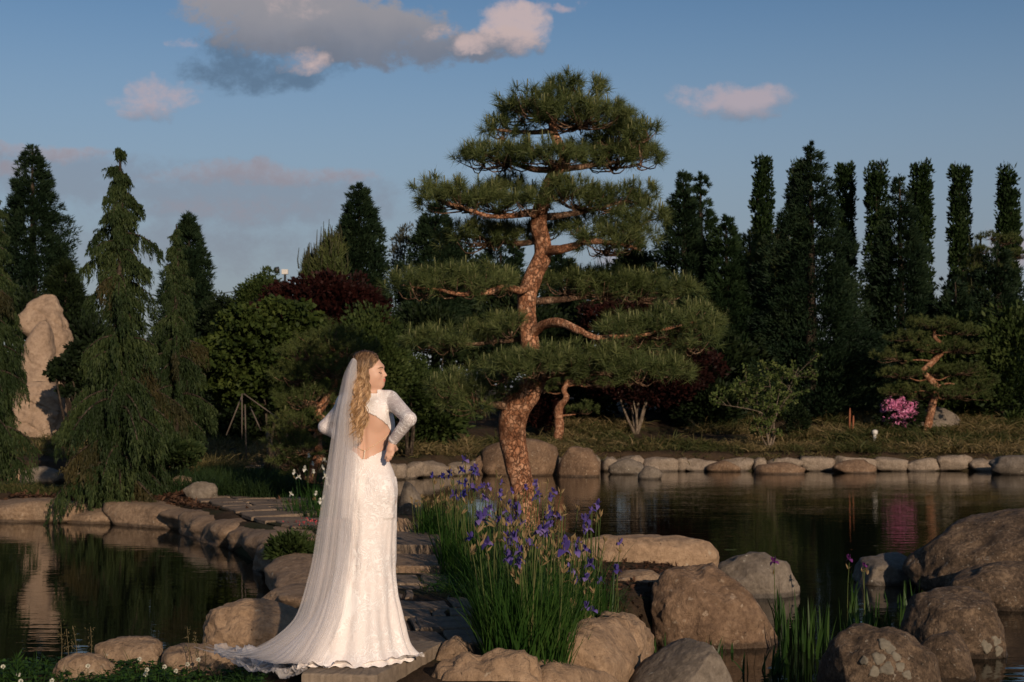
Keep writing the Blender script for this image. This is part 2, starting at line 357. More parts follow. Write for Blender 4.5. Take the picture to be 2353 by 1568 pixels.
# ---------------------------------------------------------------- stone materials
M_PALE = rock_mat('pale_granite', (0.169, 0.111, 0.067), (0.294, 0.196, 0.119), (0.418, 0.288, 0.180), lichen=(.44, .36, .26), lam=.04, dark=.25, scale=1.5, bstr=.9)
M_BROWN = rock_mat('brown_granite', (0.085, 0.052, 0.031), (0.164, 0.103, 0.062), (0.282, 0.185, 0.114), lichen=(.36, .28, .20), lam=.12, dark=.55, scale=1.8, bstr=.9)
M_GREY = rock_mat('grey_granite', (.08, .064, .048), (.145, .118, .09), (.225, .188, .145), lam=.05, dark=.25, scale=1.6)
M_DARK = rock_mat('lichen_granite', (0.029, 0.021, 0.013), (0.113, 0.076, 0.048), (0.282, 0.196, 0.123), lichen=(.36, .31, .24), lam=.10, dark=.8, scale=2.6, bstr=1.2)
M_EDGE = rock_mat('edging_stone', (0.136, 0.088, 0.053), (0.243, 0.165, 0.104), (0.362, 0.258, 0.166), lichen=(.40, .34, .26), lam=.06, dark=.35, scale=1.7, bstr=1.0)
M_FAR = rock_mat('wall_stone', (.12, .093, .066), (.23, .18, .132), (.36, .29, .22), lam=.05, dark=.4, scale=2.2, bstr=.9)
M_SAND = rock_mat('sandstone', (.19, .13, .085), (.29, .205, .14), (.38, .28, .195), lam=-.1, dark=.28, scale=.8, bstr=.9)
M_FLAG = rock_mat('flagstone', (0.096, 0.068, 0.047), (0.169, 0.124, 0.085), (0.260, 0.191, 0.133), lam=-.02, dark=.15, scale=2.0, bstr=.4)
M_SLAB = rock_mat('cut_slab', (.15, .115, .082), (.20, .155, .112), (.25, .20, .15), lam=-.2, dark=.1, scale=2.2, bstr=.3)

def boulder_mesh(r, seed, sub=4, rough=.16, sq=2.0, lean=0.0, ridge=.06, fine=.020):
    V, F = ico(sub); V = V.copy(); p = sq
    V = V/((np.abs(V)**p).sum(1)**(1/p))[:, None]
    n = unit(V); q = V*np.array(r)/max(r)
    d = fbm(n*1.15+seed*3.7, seed, 3)*rough+fbm(q*3.1+seed*1.9, seed+9, 3)*ridge*.8-np.abs(vn(q*2.3+seed, seed+5))*ridge+fbm(q*11, seed+3, 4)*fine
    V = V*(1+d[:, None]); gc = np.random.default_rng(seed+77)
    for _ in range(6):                                              # worn break faces
        pn = unit(gc.normal(size=3)*[1, 1, .8]); m_ = V@pn; lim = np.quantile(m_, gc.uniform(.80, .93)); V = V-pn*(np.maximum(0, m_-lim)*gc.uniform(.45, .8))[:, None]
    V = V*np.array(r); V[:, 0] += lean*V[:, 2]
    return V, F
def boulder(name, bbox, zb, label, mat, Y=None, depth=.8, seed=1, sub=4, rough=.16, sq=2.2, lean=0., cat='boulder', group=None, parent=None, rot=0., sink=.32, ridge=.06):
    """a stone that spans bbox = (x0, x1, top, base) as measured, standing at the distance its base line gives"""
    x0, x1, y0, y1 = bbox
    if Y is None: Y = (HC-zb)*FD/(y1-YH)
    wd = (x1-x0)/FD*Y; dp = wd*depth; Yc = Y+dp*.42
    top = HC+(YH-y0)/FD*(Yc*.97); h = top-zb; rz = h/(1+1-sink*2) if False else h/(2-2*sink)*1.0
    rz = h/(1.0+(1-2*sink)); cz = top-rz; wd *= 1.03
    V, F = boulder_mesh((wd/2, dp/2, rz), seed, sub, rough, sq, lean, ridge)
    if rot:
        c, s = math.cos(rot), math.sin(rot); V = np.stack([V[:, 0]*c-V[:, 1]*s, V[:, 0]*s+V[:, 1]*c, V[:, 2]], 1)
    # fit the measured width and top after the random shaping
    zz = V[:, 2] > -rz*.45
    V[:, 0] *= (wd/2)/max((V[zz, 0].max()-V[zz, 0].min())/2, 1e-3); V[:, 0] -= (V[zz, 0].max()+V[zz, 0].min())/2
    V[:, 2] += (rz-V[:, 2].max())
    c = np.array([((x0+x1)/2-CX)/FD*Yc, Yc, cz])
    if parent is not None: c = c-worldloc(parent)
    o = link(name, mesh_data(name, V, F, mat), parent, c)
    if parent is None: tag(o, label, cat, group)
    return o
B = boulder
GW = 'boulders standing in the right pond'
B('boulder', (1487, 1797, 1304, 1490), 0, 'largest rounded brown boulder, right beside the pale stone edging', M_BROWN, seed=4, sub=6, depth=.85, sq=2.1, rough=.08, lean=-.16, group=GW, ridge=.05, sink=.47)
B('boulder', (1638, 1838, 1279, 1374), 0, 'smooth grey boulder half hidden behind the largest brown boulder', M_GREY, seed=7, sub=5, depth=.8, group=GW, rough=.08, sq=2.1, sink=.45)
B('boulder', (1262, 1650, 1238, 1335), .2, 'long low pale boulder behind the purple irises', M_PALE, seed=3, sub=6, depth=.42, rough=.07, sq=2.6, lean=-.1, group='boulders on the island shore')
B('boulder', (1440, 1642, 1247, 1310), .05, 'grey boulder showing just above the long pale boulder', M_GREY, Y=15.0, seed=9, sub=5, depth=.6, group='boulders on the island shore', rough=.1)
B('boulder', (1432, 1705, 1490, 1650), 0, 'grey granite boulder cut off by the bottom edge, beneath the largest brown boulder', M_GREY, seed=12, sub=6, depth=.9, sq=2.0, rough=.09, group=GW, ridge=.05, sink=.48)
B('boulder', (1885, 2172, 1453, 1640), 0, 'dark boulder spotted with round pale lichen at the bottom edge', M_DARK, seed=15, sub=6, depth=.9, rough=.08, sq=2.05, group=GW, sink=.47, ridge=.045)
B('boulder', (2078, 2312, 1364, 1512), 0, 'pitted brown boulder with white lichen at its lower corner', M_DARK, seed=18, sub=6, depth=.85, sq=2.3, group=GW, rough=.11, sink=.43)
B('boulder', (2105, 2240, 1467, 1572), 0, 'small pitted boulder wedged beside the round-lichen boulder', M_DARK, seed=21, sub=5, depth=.9, group=GW)
B('boulder', (2068, 2620, 1172, 1375), 0, 'huge sloping speckled boulder at the right edge of the pond', M_DARK, seed=40, sub=6, depth=.7, rough=.11, sq=2.2, lean=.35, group=GW)
B('boulder', (2165, 2520, 1300, 1404), 0, 'mossy low boulder leaning against the huge sloping boulder', M_DARK, seed=27, sub=5, depth=.6, rough=.14, group=GW)
B('boulder', (1965, 2118, 1284, 1346), 0, 'low flat-topped grey boulder at the foot of the huge sloping boulder', M_GREY, seed=30, sub=5, depth=.8, sq=3.0, group=GW)
M_LICHEN = plain_mat('pale_lichen', (.15, .132, .10), .9, .1, .6, 40)
def lichen(o, spots):
    me = o.data; V = np.zeros(len(me.vertices)*3, np.float32); me.vertices.foreach_get('co', V); V = V.reshape(-1, 3); N = np.zeros(len(V)*3, np.float32); me.vertices.foreach_get('normal', N); N = N.reshape(-1, 3); W_ = V+np.array(o.location)
    sx = (W_[:, 0])/W_[:, 1]*FD+CX; sy = YH-(W_[:, 2]-HC)/W_[:, 1]*FD; g = np.random.default_rng(9)
    for x, y, r in spots:
        d = np.hypot(sx-x, sy-y)+np.where(N[:, 1] > 0, 900, 0); i = int(np.argmin(d)); n = unit(N[i]); a = unit(np.cross(n, [0, 0, 1.])); b = np.cross(n, a); k = 22; th_ = np.linspace(0, 2*math.pi, k, endpoint=False)
        rr = r*(1+.16*np.sin(th_*3+g.uniform(0, 6))+.08*np.sin(th_*7+g.uniform(0, 6))); rings = [(1.0, -.004), (.9, .005), (.6, .006), (.04, .006)]
        P = np.concatenate([V[i]+(a*np.cos(th_)[:, None]+b*np.sin(th_)[:, None])*rr[:, None]*q+n*h_ for q, h_ in rings]); link('lichen_patch', mesh_data('lichen_patch', P, grid_faces(4, k, True), M_LICHEN), o)
for o in [q for q in COL.objects if q.get('label', '').startswith('dark boulder spotted')]: lichen(o, [(2030, 1478, .040), (2047, 1492, .036), (2020, 1512, .042), (2060, 1508, .034), (2040, 1535, .046), (2066, 1532, .036), (2012, 1545, .036), (1985, 1520, .028), (2085, 1550, .03)])
for o in [q for q in COL.objects if q.get('label', '').startswith('pitted brown boulder')]: lichen(o, [(2288, 1478, .05), (2270, 1490, .04), (2296, 1496, .04), (2262, 1476, .028)])
GF = 'boulders along the far bank'
B('boulder', (1105, 1284, 1008, 1094), 0, 'tall smooth grey-brown boulder just behind the pine trunk', M_BROWN, seed=33, depth=.8, sq=2.8, rough=.1, group=GF)
B('boulder', (1281, 1378, 1029, 1096), 0, 'dark dome boulder next to the tall boulder behind the pine trunk', M_BROWN, seed=36, depth=.8, sq=2.6, rough=.1, group=GF)
B('boulder', (1080, 1170, 1042, 1092), 0, 'small boulder left of the pine trunk at the waterline', M_BROWN, seed=37, depth=.8, group=GF)
B('boulder', (1398, 1480, 1056, 1091), 0, 'pointed dark boulder in front of the far wall near the dome boulder', M_GREY, seed=39, depth=.8, group=GF)
B('boulder', (1466, 1522, 1075, 1102), 0, 'small dark stone in the water by the pointed boulder', M_GREY, seed=41, depth=.8, sub=3, group=GF)
B('boulder', (1622, 1702, 1062, 1085), 0, 'flat boulder before the far wall under the twin-stemmed sapling', M_BROWN, seed=43, depth=.7, sub=3, group=GF)
B('boulder', (1735, 1850, 1066, 1090), 0, 'low wide boulder before the far wall, right of the sapling', M_BROWN, seed=45, depth=.5, sub=3, group=GF)
B('boulder', (1912, 2012, 1060, 1088), 0, 'rounded low boulder before the far wall below the pink shrub', M_BROWN, seed=47, depth=.6, sub=3, group=GF)
B('boulder', (2276, 2420, 1050, 1092), 0, 'dark boulder closing the right end of the far wall', M_GREY, seed=49, depth=.7, group=GF)
B('boulder', (2088, 2206, 935, 1015), .8, 'big rounded boulder behind the right-hand cloud pine', M_GREY, Y=44.6, seed=51, depth=.8, sq=2.6, group=GF)
GL = 'boulders beside the left pond'
B('boulder', (462, 735, 1390, 1500), .26, 'smooth tan boulder lying beside the train of the veil', M_PALE, seed=53, sub=6, depth=.65, sq=2.3, rough=.1, lean=-.3, group=GL)
B('boulder', (221, 374, 1481, 1552), .1, 'angular tan rock at the pond edge behind the clover lawn', M_EDGE, seed=56, sub=5, depth=.6, sq=3.2, rough=.14, group=GL)
B('boulder', (118, 262, 1518, 1580), .12, 'low tan rock beside the angular rock in the lawn', M_EDGE, seed=58, sub=5, depth=.8, sq=2.3, group=GL)
B('boulder', (368, 540, 1496, 1560), .12, 'flat tan rock under the tip of the veil', M_EDGE, seed=60, sub=5, depth=.7, sq=3.4, rough=.1, group=GL)
B('boulder', (-40, 74, 1077, 1108), 0, 'pale boulder at the left edge across the small inlet', M_PALE, seed=62, depth=.7, group=GL)
B('boulder', (48, 150, 1076, 1112), 0, 'grey boulder with a shaded face across the small inlet', M_GREY, seed=64, depth=.7, group=GL)
B('boulder', (100, 150, 1071, 1092), .1, 'flat slab stone behind the shaded grey boulder', M_PALE, Y=35, seed=65, depth=.6, sq=4, group=GL)
B('boulder', (-30, 60, 1115, 1140), 0, 'low wet stone in the inlet at the left edge', M_GREY, seed=66, depth=.6, sub=3, group=GL)
B('boulder', (368, 400, 1066, 1102), .36, 'small reddish stone beside the weeping cedar', M_BROWN, seed=67, sub=3, group=GL)
B('boulder', (385, 462, 1098, 1128), .38, 'pale path-side stone to the right of the cedar', M_EDGE, seed=68, sub=3, depth=.6, group=GL)
B('boulder', (420, 500, 1112, 1150), .36, 'rounded grey path-side stone below the pale one', M_GREY, seed=69, sub=4, depth=.6, group=GL)
GI = 'rocks on the island bank behind the bride'
B('boulder', (912, 972, 1112, 1168), 0, 'dark wet rock behind the bride near the far water', M_GREY, Y=24.0, seed=70, group=GI)
B('boulder', (906, 968, 1163, 1216), .2, 'rounded brown rock next to the left iris tuft', M_BROWN, Y=19.5, seed=72, group=GI)
B('boulder', (890, 966, 1198, 1243), .36, 'flat tan rock at the upper end of the stone steps', M_EDGE, seed=73, sq=3, depth=.6, group=GI)
B('boulder', (1000, 1062, 1241, 1288), .36, 'square tan stone at the foot of the left iris tuft', M_EDGE, seed=75, sq=3.4, depth=.7, group=GI)
B('boulder', (1395, 1530, 1322, 1362), .3, 'small pale rock in the bark mulch by the largest brown boulder', M_EDGE, seed=76, sq=2.6, depth=.6, group=GI)
B('boulder', (1500, 1562, 1326, 1366), .25, 'blue-grey stone wedged behind the largest brown boulder', M_GREY, Y=12.2, seed=78, group=GI)

# ---------------------------------------------------------------- edging of the ponds: every stone a part
def edging(name, label, stones, mat, base, seed=0, cat='stone edging', sub=4, sq=3.4):
    e = thing(name, label, cat, base)
    for k, (c, r, rot, tilt) in enumerate(stones):
        V, F = boulder_mesh(r, seed+k*3+1, sub, .17, sq, 0, .13)
        ct, st = math.cos(tilt), math.sin(tilt); V = np.stack([V[:, 0]*ct+V[:, 2]*st, V[:, 1], -V[:, 0]*st+V[:, 2]*ct], 1)
        co, s = math.cos(rot), math.sin(rot); V = np.stack([V[:, 0]*co-V[:, 1]*s, V[:, 0]*s+V[:, 1]*co, V[:, 2]], 1)
        link('stone', mesh_data('stone', V, F, mat), e, np.array(c)-np.array(base))
    return e
def along(pts, lens, r=(.5, .26, .25), zc=.1, jit=.06, seed=0, off=.12, lap=.66):
    """stones laid end to end along a shoreline"""
    g = np.random.default_rng(seed); P = spline(pts, 400); d = np.r_[0, np.cumsum(np.linalg.norm(np.diff(P, axis=0), axis=1))]; out_ = []; s = 0
    while s < d[-1]:
        L = g.uniform(*lens); m_ = min(s+L/2, d[-1]); p = np.array([np.interp(m_, d, P[:, k]) for k in (0, 1)]); q = np.array([np.interp(min(m_+.1, d[-1]), d, P[:, k])-np.interp(max(m_-.1, 0), d, P[:, k]) for k in (0, 1)])
        rot = math.atan2(q[1], q[0]); n = np.array([-math.sin(rot), math.cos(rot)])
        hh = r[2]*g.uniform(.85, 1.15)
        L = L*1.08; out_.append(((p[0]+n[0]*off+g.normal()*jit*.4, p[1]+n[1]*off+g.normal()*jit*.4, zc+g.normal()*.025), (L*lap, r[1]*g.uniform(.85, 1.2), hh), rot+g.normal()*.07, g.normal()*.06)); s += L/1.08*.97
    return out_
edging('stone_edging', 'curved tan stone edging of the left pond below the weeping cedar', along([(-12, 23.3), (-8.3, 22.9), (-5.6, 22.1), (-4.15, 20.0), (-3.1, 17.7), (-2.4, 15.5), (-2.0, 13.9), (-1.75, 12.6)], (.8, 1.6), (.5, .46, .21), .125, jit=.05, seed=3, off=.12, lap=.84), M_EDGE, (-6, 21, 0), 100)
edging('far_wall', 'low wall of squared pale stones along the far bank', along([(-3.3, 33.5), (-2.1, 35.4), (0, 37.4), (3, 38.45), (8, 38.5), (15.5, 38.6)], (.28, 1.15), (.4, .24, .22), .17, jit=.07, seed=8, off=.08, lap=.52), M_FAR, (5, 38.5, 0), 300, 'stone wall', 3, 5.5)
edging('far_wall', 'short piece of pale wall beside the right-hand boulder', [((c, 44.3, .95), (.34, .2, .17), .0, .0) for c in (14.1, 14.75, 15.4, 16.0)], M_FAR, (15, 44.3, .8), 400, 'stone wall')
edging('stone_edging', 'rough pale stone edging in front of the purple irises', along([(-.42, 7.95), (.0, 7.95), (.32, 8.3), (.55, 9.0), (.70, 9.7), (.80, 10.35)], (.45, .85), (.5, .20, .25), .20, jit=.03, seed=12, off=0, lap=.60), M_PALE, (.4, 9, 0), 207, sub=5)
B('boulder', (985, 1095, 1478, 1600), .1, 'tan stone wedged against the right side of the slab', M_EDGE, Y=8.5, seed=200, sub=5, depth=.9, sq=2.6, lean=.1, rough=.12, group='rocks on the island bank behind the bride')

# ---------------------------------------------------------------- stone path: flagstones with recessed joints
PATH = np.array([(-.42, 8.95), (-.62, 10.5), (-.85, 13.3), (-1.3, 16.0), (-2.5, 18.7), (-4.0, 22.1), (-5.6, 26.5), (-6.3, 30), (-6.2, 33.5)])
PW = [(8.9, .62), (11, .62), (14, .85), (18, 1.6), (22, 1.65), (27, 1.4), (34, 1.3)]
pc = spline(PATH, 300); pl_ = np.r_[0, np.cumsum(np.linalg.norm(np.diff(pc, axis=0), axis=1))]
def path_pt(s, off):
    p = np.array([np.interp(s, pl_, pc[:, k]) for k in (0, 1)]); q = np.array([np.interp(s+.05, pl_, pc[:, k])-np.interp(s-.05, pl_, pc[:, k]) for k in (0, 1)]); q = q/max(np.linalg.norm(q), 1e-6)
    return p+np.array([q[1], -q[0]])*off
side = [np.concatenate([np.array([path_pt(s, -np.interp(path_pt(s, 0)[1], *zip(*PW))*.52) for s in np.linspace(0.05, pl_[-1]-.1, 60)]), np.array([path_pt(s, np.interp(path_pt(s, 0)[1], *zip(*PW))*.52) for s in np.linspace(0.05, pl_[-1]-.1, 60)])])]
pv = np.concatenate([side[0], np.zeros((120, 1))], 1); pv[:, 2] = ground_z(pv[:, 0], pv[:, 1])*0+.372
path = tag(obj('path', pv, np.stack([np.arange(59), np.arange(1, 60), np.arange(61, 120), np.arange(60, 119)], 1), mg), kind='structure')
g = np.random.default_rng(5); s = 0.0; row = 0
while s < pl_[-1]-.6:
    y_ = path_pt(s, 0)[1]; wd = np.interp(y_, *zip(*PW)); rl = g.uniform(.34, .6)*(1+.02*(y_-9)); nc = g.integers(2, 4)
    cuts = np.sort(np.r_[0, g.uniform(.22, .78, nc-1), 1]); off0 = g.normal()*.04
    for k in range(len(cuts)-1):
        o0, o1 = (cuts[k]-.5)*wd+off0+.012, (cuts[k+1]-.5)*wd+off0-.012; j = lambda: g.normal()*.018
        C = [path_pt(s+.012+j(), o0+j()), path_pt(s+.012+j(), (o0+o1)/2+j()), path_pt(s+.012+j(), o1+j()), path_pt(s+rl/2, o1+j()), path_pt(s+rl-.012+j(), o1+j()), path_pt(s+rl-.012+j(), (o0+o1)/2), path_pt(s+rl-.012+j(), o0+j()), path_pt(s+rl/2, o0+j())]
        C = np.array(C); zt = .402+g.normal()*.008; m_ = C.mean(0); n = len(C); tl = g.normal(size=2)*.012
        inn = m_+(C-m_)*.955; zi = zt+(inn-m_)@tl
        V = np.concatenate([np.c_[C, np.full(n, .35)], np.c_[C, zi-.010], np.c_[inn, zi], [[*m_, zt+.001]]])
        i = np.arange(n); i2 = (i+1) % n
        Q = np.concatenate([np.stack([i, i2, i2+n, i+n], 1), np.stack([i+n, i2+n, i2+2*n, i+2*n], 1)])[:, ::-1]; T = np.stack([i+2*n, np.full(n, 3*n), i2+2*n], 1)
        V[:, :2] -= m_; V[:, 2] -= .36
        link('flagstone', mesh_data('flagstone', V, [T, Q], M_FLAG, smooth=False), path, (*m_, .36))
    s += rl; row += 1

def slab(name, corners, zt, th, mat, label, cat):
    """a cut stone with a softened edge"""
    C = np.array(corners, float); m_ = C.mean(0); V = []; n = 24; P = []
    for k in range(len(C)):
        a, b = C[k], C[(k+1) % len(C)]; P += [a+(b-a)*u for u in np.linspace(0.02, .98, n)]
    P = np.array(P); N = len(P); g = np.random.default_rng(int(abs(m_[0])*1000)); jj = g.normal(size=(N, 2))*.0022
    rings = [(1.0, -th), (1.0, -.012), (.992, -.003), (.975, 0)]
    V = np.concatenate([np.c_[m_+(P-m_)*s_+jj*(1 if z < -.001 else .3), np.full(N, z)+(g.normal(size=N)*.0015)] for s_, z in rings]+[np.array([[*m_, 0]])])
    i = np.arange(N); i2 = (i+1) % N; Q = np.concatenate([np.stack([r*N+i, r*N+i2, (r+1)*N+i2, (r+1)*N+i], 1) for r in range(3)]); T = np.stack([3*N+i, 3*N+i2, np.full(N, 4*N)], 1)
    V[:, :2] -= m_
    return tag(link(name, mesh_data(name, V, [T, Q], mat, smooth=False), None, (*m_, zt)), label, cat)
BZ = .447
slab('stone_slab', [(-1.15, 7.72), (-.735, 7.66), (-.41, 8.72), (-.95, 8.9)], BZ, .30, M_SLAB, 'squared brown stone slab on which the bride stands', 'stone slab')
slab('stone_step', [(-1.35, 14.1), (-.63, 14.0), (-.62, 15.3), (-1.3, 15.5)], .50, .16, M_FLAG, 'upper dark stone step of the path right behind the bride', 'stone step')
slab('stone_step', [(-1.25, 12.7), (-.5, 12.6), (-.52, 13.5), (-1.2, 13.7)], .455, .1, M_EDGE, 'lower tan stone step of the path right behind the bride', 'stone step')

# sandstone rocks at the far left
def sandrock(prof, Y, seed, label, depth=.75):
    """a tall rock from its measured left / right outline at each height, given depth and worn relief"""
    g = np.random.default_rng(seed); pr = np.array(prof, float); ny, na = 110, 120; yy = np.linspace(pr[0, 0], pr[-1, 0], ny); th_ = np.linspace(0, 2*math.pi, na, endpoint=False)
    l_, r_ = np.interp(yy, pr[:, 0], pr[:, 1]), np.interp(yy, pr[:, 0], pr[:, 2]); k_ = np.ones(5)/5; l_[2:-2] = np.convolve(l_, k_, 'valid'); r_[2:-2] = np.convolve(r_, k_, 'valid')
    hw_ = (r_-l_)/2/FD*Y; cx = ((l_+r_)/2-CX)/FD*Y; z = HC+(YH-yy)/FD*Y; wmax = hw_.max(); dp_ = depth*(.55*hw_+.45*wmax*np.clip((yy-yy[0])/40, 0.05, 1)**.5)
    c, s_ = np.cos(th_), np.sin(th_); q = (np.abs(c)**3+np.abs(s_)**3)**(-1/3)
    P = np.stack([cx[:, None]+hw_[:, None]*c*q, Y+dp_[:, None]*s_*q, z[:, None]+0*c], -1); n = np.stack([c[None]*np.ones((ny, 1)), s_[None]*np.ones((ny, 1)), np.zeros((ny, na))], -1)
    d = .15*fbm(P*[.8, .8, .5]+seed, seed, 2)-.17*np.abs(vn(P*[1.2, 1.2, 1.0]+seed, seed+4))+.05*fbm(P*4.5, seed+2, 4)-.06*sst(np.abs(np.sin(P[..., 2]*3.1+P[..., 0]*1.2+1.2*vn(P*1.1, seed+7))), .12, .0)
    P = P+n*d[..., None]*np.clip(hw_/wmax, .1, 1)[:, None, None]; V = np.concatenate([P.reshape(-1, 3), [[cx[0], Y, z[0]+.02]]]); k = np.arange(na)
    o = np.array([cx.mean(), Y, z[-1]]); F = [np.stack([np.full(na, ny*na), k, (k+1) % na], 1), grid_faces(ny, na, True)]
    return tag(link('standing_rock', mesh_data('standing_rock', V-o, F, M_SAND), None, o), label, 'rock', 'tall sandstone rocks at the left')
sandrock([(677, 100, 124), (682, 84, 136), (698, 66, 140), (728, 52, 150), (742, 50, 158), (768, 62, 164), (790, 80, 163), (822, 104, 157), (870, 98, 146), (920, 84, 150), (1000, 70, 152), (1085, 60, 158)], 42.8, 82, 'tallest sandstone rock with an overhanging rounded head')
sandrock([(738, 97, 106), (746, 88, 114), (775, 72, 120), (800, 56, 123), (860, 46, 126), (890, 36, 132), (940, 28, 140), (1095, 22, 150)], 41.0, 85, 'pale pillar of sandstone leaning before the tallest rock')
sandrock([(878, 60, 120), (886, 38, 142), (910, 28, 151), (960, 26, 150), (1000, 34, 140), (1095, 30, 140)], 39.6, 88, 'broad sandstone block at the foot of the pillar rock', .6)
# ---------------------------------------------------------------- foliage materials
L_PINE = leaf_mat('pine_needles', [(.032, .050, .018), (.075, .098, .032), (.165, .18, .068)], trans=.2, rough=.45, nscale=2.0, namt=.35)
L_PINE2 = leaf_mat('old_pine_needles', [(.034, .048, .016), (.062, .080, .024), (.11, .118, .040)], trans=.15, nscale=1.5)
L_CANDLE = leaf_mat('pine_candles', [(.09, .095, .04), (.13, .135, .055), (.17, .165, .08)], trans=.05)
L_CANDLE2 = leaf_mat('far_candles', [(.03, .032, .016), (.05, .05, .024), (.07, .066, .034)], trans=.05)
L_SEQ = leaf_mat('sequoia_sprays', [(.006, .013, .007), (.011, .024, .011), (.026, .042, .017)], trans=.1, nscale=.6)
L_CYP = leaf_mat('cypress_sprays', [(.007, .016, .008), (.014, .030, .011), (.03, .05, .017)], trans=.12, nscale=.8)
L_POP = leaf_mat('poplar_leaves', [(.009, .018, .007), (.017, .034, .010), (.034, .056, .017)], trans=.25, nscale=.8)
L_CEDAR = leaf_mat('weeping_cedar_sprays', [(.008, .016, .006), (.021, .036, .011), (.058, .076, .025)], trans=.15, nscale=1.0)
L_CEDAR_DRY = leaf_mat('bronzed_cedar_sprays', [(.018, .022, .009), (.034, .032, .012), (.06, .046, .018)], trans=.15, nscale=1.5)
L_MAPLE = leaf_mat('maple_leaves', [(.013, .023, .006), (.033, .051, .011), (.074, .096, .021)], trans=.22, nscale=1.0)
L_RED = leaf_mat('red_maple_leaves', [(.009, .004, .003), (.017, .005, .004), (.038, .009, .007)], trans=.15, nscale=.8)
L_SHRUB = leaf_mat('shrub_leaves', [(.011, .020, .006), (.027, .044, .011), (.066, .086, .024)], trans=.2, nscale=.9)
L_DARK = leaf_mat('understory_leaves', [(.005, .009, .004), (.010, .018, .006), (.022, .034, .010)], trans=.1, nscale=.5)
L_BRIGHT = leaf_mat('sapling_leaves', [(.045, .07, .018), (.085, .115, .032), (.14, .15, .05)], trans=.35, nscale=2)
M_PBARK = bark_mat('red_pine_bark', (.19, .08, .040), (.37, .17, .088), (.50, .285, .175), sc=(30, 30, 17), bstr=1.0)
M_PBARK2 = bark_mat('grey_pine_bark', (.09, .05, .03), (.17, .10, .06), (.27, .18, .12), sc=(34, 34, 20))
M_TRUNK = bark_mat('brown_bark', (.03, .022, .015), (.055, .04, .028), (.09, .07, .05), sc=(18, 18, 4))
M_LBARK = bark_mat('pale_sapling_bark', (.09, .068, .048), (.15, .115, .083), (.22, .175, .13), sc=(20, 20, 8), bstr=.3)

# ---------------------------------------------------------------- trees of the background
def conifer(name, label, cat, x, ytop, hw, ybase, Y, mat, seed, n=420, leaves_=46, L=.20, W=.05, p=.85, group=None, spire=.12, tilt=.15, fill=1.0, trunk=M_TRUNK, bare=0.0, cr=None):
    """cone of plume-like sprays: x, ytop, hw, ybase as measured in the photograph"""
    g = np.random.default_rng(seed); top = at(x, ytop, Y); zb = gz(top[0], Y); H_ = top[2]-zb; R = hw/FD*Y
    n = int(n*1.5); t = thing(name, label, cat, (top[0], Y, zb), group)
    z0 = HC+(YH-ybase)/FD*Y; u = g.uniform(0, 1, n)**.62                      # 0 at the tip
    u = np.sort(u); az = g.uniform(0, 2*math.pi, n)
    lobes = 1+.20*np.sin(az*3+seed+u*9)+.16*np.sin(az*5+u*23+seed)
    r = R*(u**p)*lobes*g.uniform(.22, 1.1, n)**.5+.03
    z = top[2]-u*(top[2]-z0)
    C = np.stack([top[0]+r*np.cos(az), Y+r*np.sin(az), z], 1)
    A = np.stack([np.cos(az), np.sin(az), .75+tilt*g.normal(size=n)], 1)
    rad = (cr or .06*H_)*(0.20+.55*u**.6)*g.uniform(.7, 1.25, n)
    outer = r > .55*R*(u**p); k1 = int(leaves_*1.05); mb = MB()
    V, F = clump_leaves(C[outer], A[outer], rad[outer], k1, L*.72, W*.95, .85, flat=.8, rng=g); mb.add(V, F)
    V, F = clump_leaves(C[~outer], A[~outer], rad[~outer]*1.5, int(leaves_*.8), L*1.2, W*2.0, .75, rng=g); mb.add(V, F)
    # spire shoots
    k = 40; uu = g.uniform(0, spire, k); P = np.stack([np.full(k, top[0]), np.full(k, Y), top[2]-uu*H_], 1); a2 = g.uniform(0, 6.28, k)
    mb.add(*leaf_tri(P, np.stack([np.cos(a2), np.sin(a2), np.full(k, 1.3)], 1), (.12+uu*H_*.45), W*1.1, g))
    mb.obj('crown', [mat], t)
    m_ = MB(); m_.add(*tube(spline([(top[0], Y, zb-.2), (top[0]+.03, Y, zb+H_*.5), (top[0], Y, top[2]-.1)], 12), np.linspace(max(.03*H_, .08), .012, 12), 7)); m_.obj('trunk', [trunk], t)
    return t
